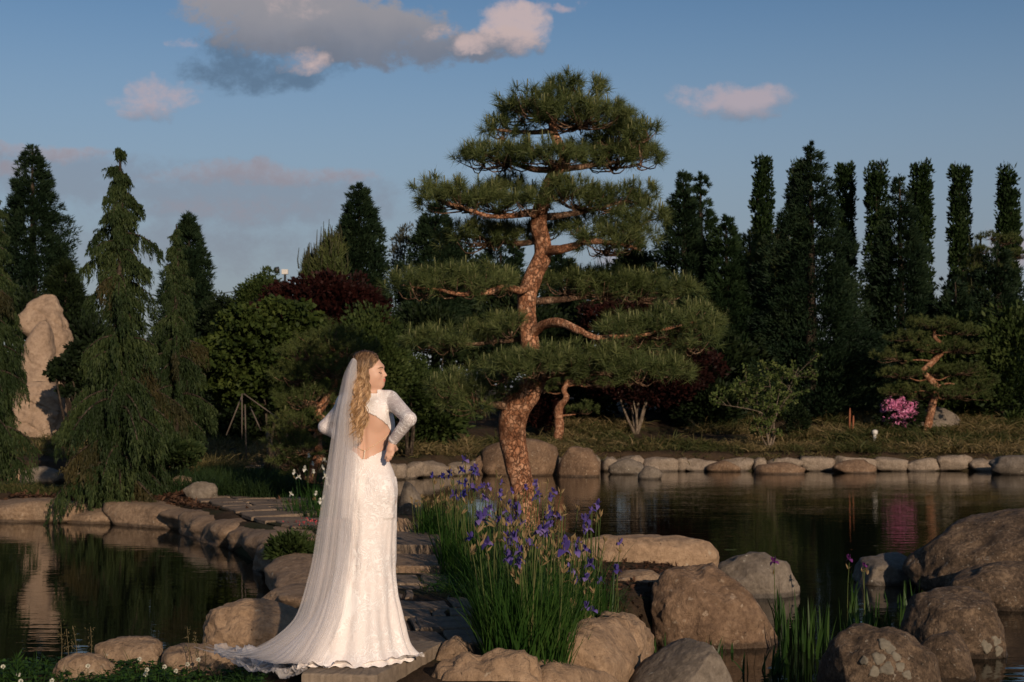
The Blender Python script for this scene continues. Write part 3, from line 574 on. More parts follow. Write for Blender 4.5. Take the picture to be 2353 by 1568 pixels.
def poplar(x, ytop, hw, ybase, Y, seed, label):
    g = np.random.default_rng(seed); top = at(x, ytop, Y); zb = gz(top[0], Y); z0 = HC+(YH-ybase)/FD*Y; R = hw/FD*Y; n = 300
    t = thing('poplar', label, 'poplar', (top[0], Y, zb), 'clipped columnar poplars')
    u = g.uniform(0, 1, n); az = g.uniform(0, 6.283, n); r = R*(.72+.28*u)*g.uniform(.3, 1, n)**.4*(1+.12*np.sin(u*19+seed))
    C = np.stack([top[0]+r*np.cos(az), Y+r*np.sin(az), top[2]-.15-u*(top[2]-z0)+g.normal(size=n)*.05], 1)
    C[:, 2] = np.minimum(C[:, 2], top[2]-.05+.1*g.random(n))
    V, F = clump_leaves(C, np.stack([.35*np.cos(az), .35*np.sin(az), np.full(n, 1.0)], 1), .20, 34, .17, .095, .9, quad=True, flat=1.4, rng=g)
    mb = MB(); mb.add(V, F)
    k = 26; P = C[g.integers(0, n, k)]; P[:, 2] = top[2]-.05; mb.add(*leaf_quad(P, np.array([0, 0, 1.])+.3*rnd(k, g), g.uniform(.1, .3, k), .05, g))
    mb.obj('crown', [L_POP], t)
    m_ = MB(); m_.add(*tube([(top[0], Y, zb-.2), (top[0], Y, zb+2), (top[0], Y, top[2]-.3)], [.14, .1, .03], 7))
    for q in range(7):
        zz = top[2]-g.uniform(.5, 5); a_ = g.uniform(0, 6.28); m_.add(*tube([(top[0], Y, zz-.8), (top[0]+R*.5*math.cos(a_), Y+R*.5*math.sin(a_), zz), (top[0]+R*.7*math.cos(a_), Y+R*.7*math.sin(a_), zz+.9)], [.04, .03, .01], 5))
    m_.obj('trunk', [M_TRUNK], t)
GS = 'tall conifers on the far bank'
YP = 56
for k, (x, y, hw, lb) in enumerate([(1752, 366, 21, 'lone clipped columnar poplar left of the tallest sequoia'), (1836, 372, 24, 'columnar poplar whose flat top shows just left of the tallest sequoia spire'), (1942, 382, 20, 'slim columnar poplar just right of the tallest sequoia'),
        (2016, 378, 24, 'columnar poplar just left of the short reddish sequoia spire'), (2116, 380, 24, 'columnar poplar just right of the short reddish sequoia spire'), (2205, 386, 22, 'columnar poplar second from the right end of the row'), (2316, 386, 22, 'columnar poplar at the right end of the row')]):
    poplar(x, y, hw, 860, YP+(k % 3)*.8, 500+k, lb)
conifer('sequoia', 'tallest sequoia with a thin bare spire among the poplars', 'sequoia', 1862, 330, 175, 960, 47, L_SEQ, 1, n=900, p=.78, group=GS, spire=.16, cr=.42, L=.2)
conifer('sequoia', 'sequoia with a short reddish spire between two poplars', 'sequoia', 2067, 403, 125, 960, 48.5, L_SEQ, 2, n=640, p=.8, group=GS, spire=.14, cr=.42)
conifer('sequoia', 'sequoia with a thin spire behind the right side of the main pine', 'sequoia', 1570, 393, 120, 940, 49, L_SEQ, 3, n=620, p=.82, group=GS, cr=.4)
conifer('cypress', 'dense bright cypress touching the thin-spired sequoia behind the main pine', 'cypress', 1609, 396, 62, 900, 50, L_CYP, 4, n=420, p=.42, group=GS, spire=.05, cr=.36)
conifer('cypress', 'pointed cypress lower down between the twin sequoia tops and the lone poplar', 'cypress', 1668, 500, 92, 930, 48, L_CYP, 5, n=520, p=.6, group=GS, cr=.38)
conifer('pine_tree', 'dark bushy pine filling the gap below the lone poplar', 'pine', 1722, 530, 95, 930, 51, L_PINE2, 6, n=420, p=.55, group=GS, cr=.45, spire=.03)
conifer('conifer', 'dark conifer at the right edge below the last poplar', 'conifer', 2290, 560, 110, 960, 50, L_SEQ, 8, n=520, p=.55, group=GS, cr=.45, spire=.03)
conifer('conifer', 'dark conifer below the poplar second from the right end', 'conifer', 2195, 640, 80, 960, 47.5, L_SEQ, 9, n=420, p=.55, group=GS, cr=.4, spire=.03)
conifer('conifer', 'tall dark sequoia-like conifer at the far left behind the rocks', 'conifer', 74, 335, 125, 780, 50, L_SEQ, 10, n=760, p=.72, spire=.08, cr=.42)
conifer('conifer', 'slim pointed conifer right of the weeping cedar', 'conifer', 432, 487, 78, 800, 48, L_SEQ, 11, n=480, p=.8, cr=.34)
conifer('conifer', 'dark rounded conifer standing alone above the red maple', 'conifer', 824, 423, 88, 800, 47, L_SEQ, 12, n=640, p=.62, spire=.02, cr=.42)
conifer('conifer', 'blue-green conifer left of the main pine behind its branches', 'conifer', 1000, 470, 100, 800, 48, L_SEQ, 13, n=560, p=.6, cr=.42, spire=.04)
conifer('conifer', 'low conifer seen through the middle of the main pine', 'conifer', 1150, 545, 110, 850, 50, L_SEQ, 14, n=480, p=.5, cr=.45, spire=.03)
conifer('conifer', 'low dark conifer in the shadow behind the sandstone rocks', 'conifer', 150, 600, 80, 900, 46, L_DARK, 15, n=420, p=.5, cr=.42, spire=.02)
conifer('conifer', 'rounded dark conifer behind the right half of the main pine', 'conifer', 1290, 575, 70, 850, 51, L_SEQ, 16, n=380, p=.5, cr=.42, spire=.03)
def candle_pine(x, ytop, hw, ybase, Y, seed, label):
    """young pine whose upright pale candles stand clear of the needles"""
    g = np.random.default_rng(seed); top = at(x, ytop, Y); zb = gz(top[0], Y); z0 = HC+(YH-ybase)/FD*Y; R = hw/FD*Y; n = 60
    t = thing('pine_tree', label, 'pine', (top[0], Y, zb), 'young pines with upright candles')
    u = g.uniform(.06, 1, n); az = g.uniform(0, 6.28, n); r = R*u**.7*g.uniform(.3, 1, n)
    C = np.stack([top[0]+r*np.cos(az), Y+r*np.sin(az), top[2]-u*(top[2]-z0)], 1)
    mb = MB(); V, F = clump_leaves(C, np.tile([0, 0, 1.], (n, 1)), .26, 110, .24, .03, .7, flat=1.3, rng=g); mb.add(V, F); mb.obj('crown', [L_PINE2], t)
    mb = MB()
    for c in C:
        for q in range(3): c2 = c+rnd(1, g)[0]*.12; mb.add(*tube([c2, c2+np.array([g.normal()*.02, g.normal()*.02, .28]), c2+np.array([g.normal()*.03, 0, g.uniform(.45, .75)])], [.022, .018, .008], 4))
    mb.obj('candles', [L_CANDLE2], t)
    m_ = MB(); m_.add(*tube([(top[0], Y, zb-.2), (top[0], Y, top[2])], [.1, .02], 6)); m_.obj('trunk', [M_TRUNK], t)
candle_pine(762, 545, 70, 760, 45, 20, 'young pine with upright candles left of the rounded lone conifer')
candle_pine(715, 600, 40, 760, 45.5, 21, 'smaller young pine with candles above the red maple')
candle_pine(1795, 535, 30, 700, 53, 22, 'young pine with candles between the lone poplar and the tallest sequoia')
candle_pine(2245, 570, 50, 780, 53, 23, 'young pine with candles between the last two poplars')
def shrub(name, label, cat, bbox, Y, mat, seed, n=260, leaves_=40, L=.11, W=.06, quad=True, cr=.28, depth=1.0, group=None, stems=5, stem_mat=M_TRUNK, flat=.6, upw=.5, zb=None):
    """bush or small tree: clumps of leaves on the shell and inside of an uneven mound over a few stems"""
    g = np.random.default_rng(seed); x0, x1, y0, y1 = bbox; xc = (x0+x1)/2; ctr = at(xc, (y0+y1)/2, Y); rx = (x1-x0)/2/FD*Y; rz = (y1-y0)/2/FD*Y; ry = rx*depth
    zg = gz(ctr[0], Y) if zb is None else zb; t = thing(name, label, cat, (ctr[0], Y, zg), group)
    d = unit(rnd(n, g)); rr = g.uniform(.25, 1, n)**.45; sh = 1+.22*fbm(d*2.2+seed, seed, 2); C = ctr+d*np.array([rx, ry, rz])*(rr*sh)[:, None]*.92
    C[:, 2] = np.maximum(C[:, 2], zg+.05)
    A = d*np.array([1, 1, .5])+np.array([0, 0, upw]); V, F = clump_leaves(C, A, cr, leaves_, L, W, .9, quad, flat, g); mb = MB(); mb.add(V, F); mb.obj('crown', [mat], t)
    m_ = MB()
    for k in range(stems):
        e = C[g.integers(0, n)]; b = np.array([ctr[0]+g.normal()*.06, Y+g.normal()*.06, zg-.05]); mid = b*.5+e*.5+np.array([g.normal()*.08, 0, .1]); m_.add(*tube(spline([b, mid, e], 8), np.linspace(.045, .012, 8), 5))
    if stems: m_.obj('trunk', [stem_mat], t)
    return t
GB = 'shrubs behind the ponds'
S = shrub
S('red_maple', 'dark red maple below the rounded lone conifer', 'maple', (600, 912, 630, 800), 40, L_RED, 30, n=420, L=.12, W=.09, depth=.8, group='red maples')
S('red_maple', 'dark red maple glowing behind the lower right of the main pine', 'maple', (1310, 1660, 770, 935), 43.5, L_RED, 31, n=420, L=.12, W=.09, depth=.6, group='red maples', stems=0)
S('red_maple', 'dark red maple showing between the right-hand layers of the main pine', 'maple', (1340, 1560, 685, 790), 46, L_RED, 32, n=220, L=.12, W=.09, depth=.6, group='red maples')
S('red_maple', 'small red-leaved shrub in the shade left of the second pine trunk', 'maple', (1195, 1290, 900, 985), 42.5, L_RED, 33, n=90, L=.1, W=.07, group='red maples')
# layered green maple
def layered(name, label, bbox, Y, mat, seed, layers=26):
    g = np.random.default_rng(seed); x0, x1, y0, y1 = bbox; ctr = at((x0+x1)/2, (y0+y1)/2, Y); rx = (x1-x0)/2/FD*Y; rz = (y1-y0)/2/FD*Y; zg = gz(ctr[0], Y)
    t = thing(name, label, 'maple', (ctr[0], Y, zg)); C = []; A = []
    for k in range(layers):
        d = unit(rnd(1, g))[0]; c = ctr+d*np.array([rx*.85, rx*.6, rz*.95])*g.uniform(.35, 1.1); m = 26; q = g.normal(size=(m, 2))*np.array([rx*.17, rx*.16])
        C.append(np.c_[c[0]+q[:, 0], c[1]+q[:, 1], c[2]-1.1*(q**2).sum(1)+g.normal(size=m)*.03]); A.append(np.c_[q*1.2, np.full(m, -.12)])
    C = np.concatenate(C); A = np.concatenate(A); V, F = clump_leaves(C, A, .16, 19, .12, .11, .8, True, .35, g); mb = MB(); mb.add(V, F); mb.obj('crown', [mat], t)
    m_ = MB()
    for k in range(7):
        e = C[g.integers(0, len(C))]; b = np.array([ctr[0]+g.normal()*.1, Y+.1*g.normal(), zg-.05]); m_.add(*tube(spline([b, b*.45+e*.55+np.array([g.normal()*.2, 0, .25]), e], 9), np.linspace(.045, .012, 9), 5))
    m_.obj('trunk', [M_TRUNK], t); return t
layered('green_maple', 'spreading green maple with layered foliage left of the bride', (440, 790, 690, 930), 31, L_MAPLE, 40, 74)
layered('green_maple', 'dark green maple beside the sandstone rocks', (125, 225, 770, 930), 37, L_DARK, 41, 18)
S('upright_shrub', 'upright leafy shrub rising behind the head of the bride', 'shrub', (760, 935, 712, 960), 33, L_SHRUB, 42, n=460, L=.10, W=.05, cr=.2, upw=1.0, flat=1.2, depth=.8, group=GB)
S('shrub', 'green bush on the skyline left of the red maple', 'shrub', (540, 665, 632, 790), 44, L_SHRUB, 43, n=260, group=GB)
S('shrub', 'wispy bush with a thin leaning top on the skyline under the power line', 'shrub', (575, 640, 618, 720), 45, L_SHRUB, 44, n=60, leaves_=22, cr=.2, group=GB)
S('shrub', 'low dark bush on the skyline right of the slim pointed conifer', 'shrub', (470, 580, 683, 800), 46, L_DARK, 45, n=240, group=GB)
S('wispy_tree', 'thin grey wispy tree with open foliage left of the main pine', 'tree', (900, 960, 500, 720), 51, leaf_mat('grey_leaves', [(.03, .034, .028), (.05, .055, .04), (.08, .08, .06)]), 46, n=120, leaves_=18, L=.16, W=.05, cr=.22, upw=1.2, stems=8)
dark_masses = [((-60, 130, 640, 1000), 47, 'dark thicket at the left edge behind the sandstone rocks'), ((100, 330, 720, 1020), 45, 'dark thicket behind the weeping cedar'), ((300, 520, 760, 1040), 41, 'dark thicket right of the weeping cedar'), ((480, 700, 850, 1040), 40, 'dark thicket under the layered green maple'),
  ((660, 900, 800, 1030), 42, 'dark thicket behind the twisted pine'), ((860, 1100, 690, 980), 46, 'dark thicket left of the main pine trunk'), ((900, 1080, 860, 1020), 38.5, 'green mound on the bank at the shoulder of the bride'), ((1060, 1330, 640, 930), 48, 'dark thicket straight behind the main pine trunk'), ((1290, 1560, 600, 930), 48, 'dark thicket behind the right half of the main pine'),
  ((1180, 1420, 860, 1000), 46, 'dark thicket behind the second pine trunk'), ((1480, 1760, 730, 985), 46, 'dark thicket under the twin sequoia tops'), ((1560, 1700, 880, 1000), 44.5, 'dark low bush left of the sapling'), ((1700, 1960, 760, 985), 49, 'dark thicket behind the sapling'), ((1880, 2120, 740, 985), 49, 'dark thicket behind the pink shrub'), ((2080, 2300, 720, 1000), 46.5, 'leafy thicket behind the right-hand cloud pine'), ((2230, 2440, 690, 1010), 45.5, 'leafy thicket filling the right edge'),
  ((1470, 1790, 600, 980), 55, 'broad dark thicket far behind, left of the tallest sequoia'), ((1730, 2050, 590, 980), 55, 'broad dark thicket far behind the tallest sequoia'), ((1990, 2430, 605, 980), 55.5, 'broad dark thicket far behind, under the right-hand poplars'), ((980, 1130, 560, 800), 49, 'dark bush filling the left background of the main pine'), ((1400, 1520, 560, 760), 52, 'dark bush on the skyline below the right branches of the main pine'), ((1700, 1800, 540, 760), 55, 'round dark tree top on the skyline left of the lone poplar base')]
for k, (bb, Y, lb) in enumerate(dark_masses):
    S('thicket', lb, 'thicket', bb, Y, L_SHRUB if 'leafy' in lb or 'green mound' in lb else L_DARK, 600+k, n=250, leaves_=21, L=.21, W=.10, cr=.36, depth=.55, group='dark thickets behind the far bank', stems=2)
S('shrub', 'small green bush at the foot of the upright shrub', 'shrub', (880, 1000, 820, 960), 36, L_SHRUB, 47, n=200, group=GB, L=.09)
S('shrub', 'low leafy plant on the near bank left of the veil', 'plant', (618, 716, 1228, 1302), 14.6, L_SHRUB, 48, n=70, leaves_=26, L=.075, W=.03, cr=.08, depth=.8, group=GB, stems=0, zb=.2)
S('shrub', 'small fine-leaved shrub beneath the weeping cedar', 'shrub', (330, 470, 1010, 1080), 26, L_CEDAR, 49, n=120, group=GB, L=.08, cr=.12, stems=0)

# weeping cedars
def weeping(name, label, x, ytop, ybase, Y, prof, mat, seed, nb=95, dens=1.0, shift=0.0, mat2=None, top_nod=True):
    """arching branches hung with curtains of drooping sprays; prof = (y, half width) as measured"""
    g = np.random.default_rng(seed); top = at(x, ytop, Y); zb = HC+(YH-ybase)/FD*Y; H_ = top[2]-zb
    t = thing(name, label, 'cedar', (top[0], Y, zb)); pr = np.array(prof, float)
    tr = spline([(top[0]+.03, Y, zb-.2), (top[0]-.04, Y, zb+H_*.4), (top[0]+.03, Y, zb+H_*.75), (top[0], Y, top[2]-.05)], 24)
    m_ = MB(); m_.add(*tube(tr, np.linspace(.018*H_, .012, 24), 9)); m_.obj('trunk', [M_TRUNK], t)
    mb = MB(); br = MB()
    for k in range(nb):
        f = (k+.5)/nb; f = f**.9; yy = ytop+12+(ybase-ytop-30)*f; tier = 46; yy = yy if f > .5 or nb < 100 else max(ytop+9,  ytop+14+round((yy-ytop-14)/tier)*tier+g.normal()*15); z0 = HC+(YH-yy)/FD*Y; hw = np.interp(yy, pr[:, 0], pr[:, 1])/FD*Y
        az = k*2.399+g.normal()*.3; L_ = hw*g.uniform(.28, 1.12)
        if g.random() < .12: L_ *= 1.22
        up = g.uniform(.1, .4)*(1-f*.6); s_ = np.linspace(0, 1, 12)
        droop = g.uniform(.45, .95)*(1.0 if f < .25 else .8)
        pth = np.stack([top[0]+np.cos(az)*L_*s_, Y+np.sin(az)*L_*s_*.85, z0+L_*(up*s_-droop*s_**2.2)], 1)
        br.add(*tube(pth, np.linspace(.022, .006, 12)*(.5+f), 4))
        ns = int((22+58*L_)*dens); q = g.uniform(.06, 1, ns)**.85; base_ = np.stack([np.interp(q, s_, pth[:, c]) for c in range(3)], 1)+rnd(ns, g)*[.022, .022, .015]
        hl = g.uniform(.10, .58, ns)**1.2*(.32+1.13*min(f*1.8, 1))*(1.2-.6*q); m = 13; u = (np.arange(m)+.5)/m
        P = (base_[:, None]+np.stack([.035*g.normal(size=(ns, 1))*u+.03*np.cos(az)*u, .035*g.normal(size=(ns, 1))*u, -hl[:, None]*u], -1)).reshape(-1, 3)
        Hs = np.repeat(hl, m); P += rnd(len(P), g)*.009*(1+Hs)[:, None]
        D = np.array([np.cos(az)*.2, np.sin(az)*.2, -1.0])+.24*rnd(len(P), g)
        mb.add(*leaf_tri(P, D, .055+.11*Hs*g.uniform(.7, 1.2, len(P)), .016+.012*g.random(len(P)), g), 1 if (mat2 is not None and g.random() < .07 and f > .3) else 0)
    mb.obj('crown', [mat]+([mat2] if mat2 else []), t); tag(br.obj('branches', [M_TRUNK], t), kind='stuff')
    return t
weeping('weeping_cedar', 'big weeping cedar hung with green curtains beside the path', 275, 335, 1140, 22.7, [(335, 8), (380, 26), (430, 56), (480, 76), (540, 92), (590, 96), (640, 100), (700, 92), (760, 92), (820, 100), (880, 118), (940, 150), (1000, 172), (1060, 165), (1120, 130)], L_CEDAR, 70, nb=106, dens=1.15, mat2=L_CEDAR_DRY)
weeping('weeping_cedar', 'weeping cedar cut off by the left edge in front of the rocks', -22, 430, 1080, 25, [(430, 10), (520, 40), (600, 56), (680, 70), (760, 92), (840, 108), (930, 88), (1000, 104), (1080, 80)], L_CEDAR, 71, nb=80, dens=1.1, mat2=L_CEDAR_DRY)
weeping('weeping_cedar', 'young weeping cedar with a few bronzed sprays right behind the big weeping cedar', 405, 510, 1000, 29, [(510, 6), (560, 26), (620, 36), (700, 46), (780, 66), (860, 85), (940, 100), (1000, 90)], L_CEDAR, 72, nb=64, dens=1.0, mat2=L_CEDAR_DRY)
# the drooping side branch that reaches right of the cedar
for x0, x1, y0, y1, lb in ():
    pass
# ---------------------------------------------------------------- main pine
def tufts(C, A, g, nn=64, L=.115, W=.0042, mb=None):
    """needle tufts: needles radiate round each shoot axis"""
    n = len(C); a = np.repeat(unit(A), nn, 0); r = unit(rnd(n*nn, g)); D = a*g.uniform(.25, 1.15, (n*nn, 1))+r*.95
    P = np.repeat(C, nn, 0)+a*g.uniform(-.02, .055, (n*nn, 1)); V, F = leaf_tri(P, D, L*g.uniform(.75, 1.15, n*nn), W, g); return V, F
def pad(tree, x, y, hw, hh, Yp, root, g, mats, spacing=.080, nn=52, L=.128, W=.0056, candles=.7, depth=.8, names=('needle_pad', 'twigs'), dens=1.0, thick=1.0):
    """one cloud of needles: shoots stand on a flat dome carried by twigs that fan out from root"""
    c = at(x, y, Yp); rx = hw/FD*Yp; rz = hh/FD*Yp; ry = rx*depth
    n = int(max(10, math.pi*rx*ry/spacing**2*dens)); q = g.uniform(-1, 1, (n*3, 2)); q = q[(q**2).sum(1) < 1][:n]; r2 = (q**2).sum(1); n = len(q)
    edge = 1+.14*np.sin(np.arctan2(q[:, 1], q[:, 0])*4+g.uniform(0, 6)); lay = g.uniform(-1, .9, n)
    wob = .28*fbm(np.c_[q*2.1, np.zeros(n)+g.uniform(0, 50)], 5, 2)
    C = np.stack([c[0]+q[:, 0]*rx*edge*.92, c[1]+q[:, 1]*ry*edge*.92, c[2]+rz*(.42*(1-r2)*1.2-.45+.50*lay*(1-.45*r2)*thick+1.5*wob)], 1)
    A = np.c_[q*.85, np.full(n, .75)+.35*lay]+.22*rnd(n, g)
    mb = MB(); mb.add(*tufts(C, A, g, nn, L, W)); o = mb.obj(names[0], [mats[0]], tree)
    tw = MB(); k_ = max(5, n//4); idx = g.choice(n, k_, replace=False); rt = np.array(root)
    hub = rt*.35+np.array([c[0], c[1], c[2]-rz*.75])*.65
    for i in idx:
        e = C[i]-unit(A[i])*.03; mid = hub*.45+e*.55+np.array([g.normal()*.03, g.normal()*.03, -abs(g.normal())*.05-.02])
        tw.add(*tube(spline([hub+rnd(1, g)[0]*.02, mid, e], 6), np.linspace(.010, .0035, 6), 4))
    ci = np.where(lay > .05)[0]; ci = ci[g.random(len(ci)) < candles]; m2 = []
    for i in ci:
        b = C[i]+np.array([0, 0, .03]); h_ = g.uniform(.05, .12); tw.add(*tube([b, b+np.array([g.normal()*.008, g.normal()*.008, h_])], [.0075, .006], 5), 1)
    tag(tw.obj(names[1], [mats[1], mats[2]], tree), kind='stuff')
    return c, hub
PY = 16.0
gp = np.random.default_rng(77)
P0 = at(1212, 1197, PY); pine = thing('pine_tree', 'large sculpted red pine with layered needle clouds and a curved orange trunk', 'pine', (P0[0], PY, .36))
tp = [(1214, 1230, 62), (1212, 1190, 58), (1206, 1150, 57), (1198, 1110, 58), (1187, 1060, 61), (1178, 1010, 64), (1177, 970, 68), (1190, 930, 72), (1212, 900, 68), (1232, 868, 52), (1228, 830, 46), (1218, 790, 46), (1213, 750, 46), (1210, 710, 47), (1213, 670, 47), (1228, 630, 45), (1247, 590, 44), (1246, 555, 42), (1238, 525, 42), (1240, 495, 38), (1252, 450, 35), (1268, 410, 31), (1293, 378, 30), (1297, 358, 27), (1280, 325, 24), (1270, 292, 21), (1278, 255, 15), (1305, 205, 9)]
TP = np.array([at(x, y, PY+.12*math.sin(y*.013)) for x, y, _ in tp]); TR = np.array([w_/2/FD*PY*.93 for *_, w_ in tp])
TPs = spline(TP, 260); TRs = np.interp(np.linspace(0, 1, 260), np.linspace(0, 1, len(TR)), TR)
V, F = tube(TPs, TRs, 48, disp=lambda P: .05*fbm(P*4, 4, 3)+.035*np.abs(vn(P*[22, 22, 11], 8))+.03*vn(P*[46, 46, 20], 9))
obj('trunk', V, F, M_PBARK, pine)
def trunk_at(y): k = int(np.argmin(np.abs(TPs[:, 2]-at(0, y, PY)[2]))); return TPs[k], TRs[k]
# limbs (from the trunk to the clouds): height on the trunk, then points (x, y, depth offset, thickness)
limbs = [(775, [(1245, 748, -.25, 26), (1290, 742, -.5, 24), (1330, 760, -.65, 20), (1362, 776, -.7, 15), (1400, 775, -.7, 12), (1480, 770, -.75, 9), (1600, 740, -.7, 5)]), (650, [(1195, 668, -.2, 22), (1160, 660, -.35, 19), (1120, 672, -.45, 15), (1060, 676, -.5, 11), (985, 662, -.5, 7), (925, 655, -.5, 4)]),
  (575, [(1290, 572, -.1, 24), (1350, 556, -.15, 19), (1400, 560, -.2, 13), (1470, 575, -.2, 7)]), (492, [(1215, 490, -.12, 22), (1180, 497, -.22, 16), (1120, 495, -.3, 12), (1060, 475, -.3, 9), (1000, 455, -.3, 6)]), (550, [(1200, 560, .2, 16), (1140, 555, .3, 12), (1060, 540, .35, 8)]),
  (500, [(1300, 495, .1, 18), (1370, 480, .1, 12), (1450, 465, .1, 8), (1510, 495, .1, 5)]), (395, [(1235, 390, -.05, 18), (1180, 375, -.1, 12), (1110, 355, -.12, 8)]), (395, [(1330, 385, 0, 16), (1400, 375, 0, 11), (1470, 365, .05, 7)]), (300, [(1230, 305, 0, 13), (1170, 302, 0, 9), (1120, 298, 0, 5)]),
  (300, [(1310, 280, .05, 11), (1370, 290, .1, 8), (1440, 300, .1, 5)]), (290, [(1240, 270, -.05, 9), (1200, 250, -.05, 6)]), (690, [(1280, 690, .3, 20), (1360, 680, .5, 14), (1450, 678, .5, 10), (1540, 670, .5, 7)]), (770, [(1190, 780, .1, 16), (1140, 785, .1, 12), (1060, 790, 0, 8), (1000, 785, 0, 6)]),
  (880, [(1280, 858, -.4, 18), (1340, 858, -.7, 14), (1420, 860, -.8, 10), (1500, 850, -.8, 7)]), (940, [(1150, 932, -.15, 22), (1125, 928, -.25, 16), (1090, 915, -.3, 9), (1050, 905, -.3, 6), (1000, 892, -.3, 5)]), (860, [(1215, 845, -.5, 16), (1180, 850, -.75, 11), (1140, 840, -.8, 7)])]
for yb, pts in limbs:
    b, r0 = trunk_at(yb); P = np.array([b]+[at(x, y, PY+d) for x, y, d, _ in pts]); R = np.r_[min(r0*.8, pts[0][3]*.62/FD*PY), [w_*.5/FD*PY for *_, w_ in pts]]
    Ps = spline(P, 40); Rs = np.interp(np.linspace(0, 1, 40), np.linspace(0, 1, len(R)), R); Ps = Ps+.02*np.stack([fbm(Ps*5+k*9, 2, 2) for k in range(3)], 1)*np.linspace(0, 1, 40)[:, None]
    V, F = tube(Ps, Rs*.82, 14, disp=lambda P: .12*fbm(P*9, 4, 3)+.05*vn(P*30, 8)); obj('branch', V, F, M_PBARK if yb in (775, 650, 575, 492) else M_PBARK2, pine)
pads = [(1335, 190, 66, 40, 0, 290), (1240, 225, 92, 48, -.1, 300), (1335, 248, 112, 50, -.25, 300), (1400, 258, 66, 38, .2, 300), (1195, 250, 55, 36, .2, 300),
  (1148, 292, 56, 34, .05, 302), (1430, 305, 90, 44, .1, 300), (1480, 300, 42, 36, -.2, 300), (1150, 350, 95, 36, -.12, 392), (1265, 345, 82, 36, -.45, 392), (1420, 355, 96, 40, .1, 392), (1480, 350, 42, 34, -.1, 392), (1350, 345, 60, 32, .4, 392), (1095, 352, 40, 28, .1, 392),
  (1300, 428, 62, 36, -.4, 492), (1185, 425, 60, 30, .3, 492), (1255, 520, 60, 26, .5, 550), (1045, 440, 92, 44, -.25, 492), (1135, 452, 92, 42, -.1, 492), (1210, 458, 52, 32, -.4, 492), (1330, 440, 80, 42, .1, 500), (1420, 445, 88, 46, .15, 500), (1465, 488, 66, 40, -.1, 500), (1000, 430, 46, 34, 0, 492),
  (1110, 530, 98, 36, .35, 550), (1180, 535, 50, 30, .3, 550), (1400, 545, 84, 42, -.1, 575), (1450, 520, 66, 42, -.15, 575), (1350, 510, 60, 34, .3, 575),
  (945, 648, 62, 36, -.5, 660), (1030, 640, 72, 46, -.45, 660), (1110, 632, 78, 46, -.4, 660), (1160, 640, 44, 30, .2, 660),
  (1310, 640, 82, 40, .45, 690), (1400, 645, 88, 44, .5, 690), (1490, 655, 84, 42, .5, 690), (1560, 662, 48, 36, .45, 690),
  (1590, 722, 70, 46, -.65, 745), (1520, 735, 74, 42, -.6, 750), (1440, 745, 68, 38, -.65, 760), (1610, 775, 50, 34, -.75, 760), (1540, 790, 50, 30, -.5, 760),
  (1125, 742, 60, 40, .1, 775), (1020, 772, 84, 40, 0, 785), (970, 770, 40, 30, .05, 785), (1175, 735, 40, 34, -.3, 775),
  (1165, 828, 76, 44, -.75, 850), (1245, 822, 84, 46, -.85, 850), (1320, 812, 70, 42, -.8, 858), (1400, 818, 84, 42, -.8, 858), (1480, 838, 70, 44, -.8, 858), (1540, 840, 52, 38, -.8, 858), (1350, 850, 50, 26, -.6, 858),
  (1015, 885, 52, 34, -.3, 910), (1085, 905, 66, 46, -.3, 920), (1080, 860, 60, 34, 0, 930), (1150, 880, 46, 30, -.1, 930)]
for x, y, hw, hh, dy, yb in pads:
    b, _ = trunk_at(yb); c = at(x, y, PY+dy); root = b*.25+c*.75-np.array([0, 0, hh*.8/FD*PY]); low = y > 600
    pad(pine, x, y, hw*1.10, hh*1.0, PY+dy, root, gp, (L_PINE, M_PBARK2, L_CANDLE), dens=1.0 if y < 560 or y > 600 else .85)

# ---------------------------------------------------------------- other pines with needle clouds
def cloud_pine(label, trunk, wdt, Y, pads_, mat, bark, seed, nn=34, sp=.13, L=.10, W=.007, limbs_=True, group='cloud-pruned pines'):
    g = np.random.default_rng(seed); P = spline([at(x, y, Y) for x, y in trunk], 60); R = np.interp(np.linspace(0, 1, 60), np.linspace(0, 1, len(wdt)), np.array(wdt)/2/FD*Y)
    t = thing('pine_tree', label, 'pine', (P[0][0], Y, gz(P[0][0], Y)), group); V, F = tube(P, R, 16, disp=lambda Q: .18*fbm(Q*5, 4, 3)+.1*vn(Q*16, 3)); obj('trunk', V, F, bark, t)
    for x, y, hw, hh, dy in pads_:
        c = at(x, y, Y+dy); k = int(np.argmin(np.abs(P[:, 2]-(c[2]-.25)))); root = P[k]*.3+c*.7-np.array([0, 0, hh*.8/FD*Y])
        pad(t, x, y, hw*1.05, hh*1.25, Y+dy, root, g, (mat, M_PBARK2, L_CANDLE), spacing=sp*.82, nn=int(nn*1.3), L=L, W=W*1.15, candles=.05, depth=.9)
        if limbs_: Q = spline([P[k], P[k]*.5+root*.5+np.array([0, 0, .08*g.normal()]), root], 14); V, F = tube(Q, np.linspace(R[k]*.34, .010, 14), 7); obj('branch', V, F, bark, t)
    return t
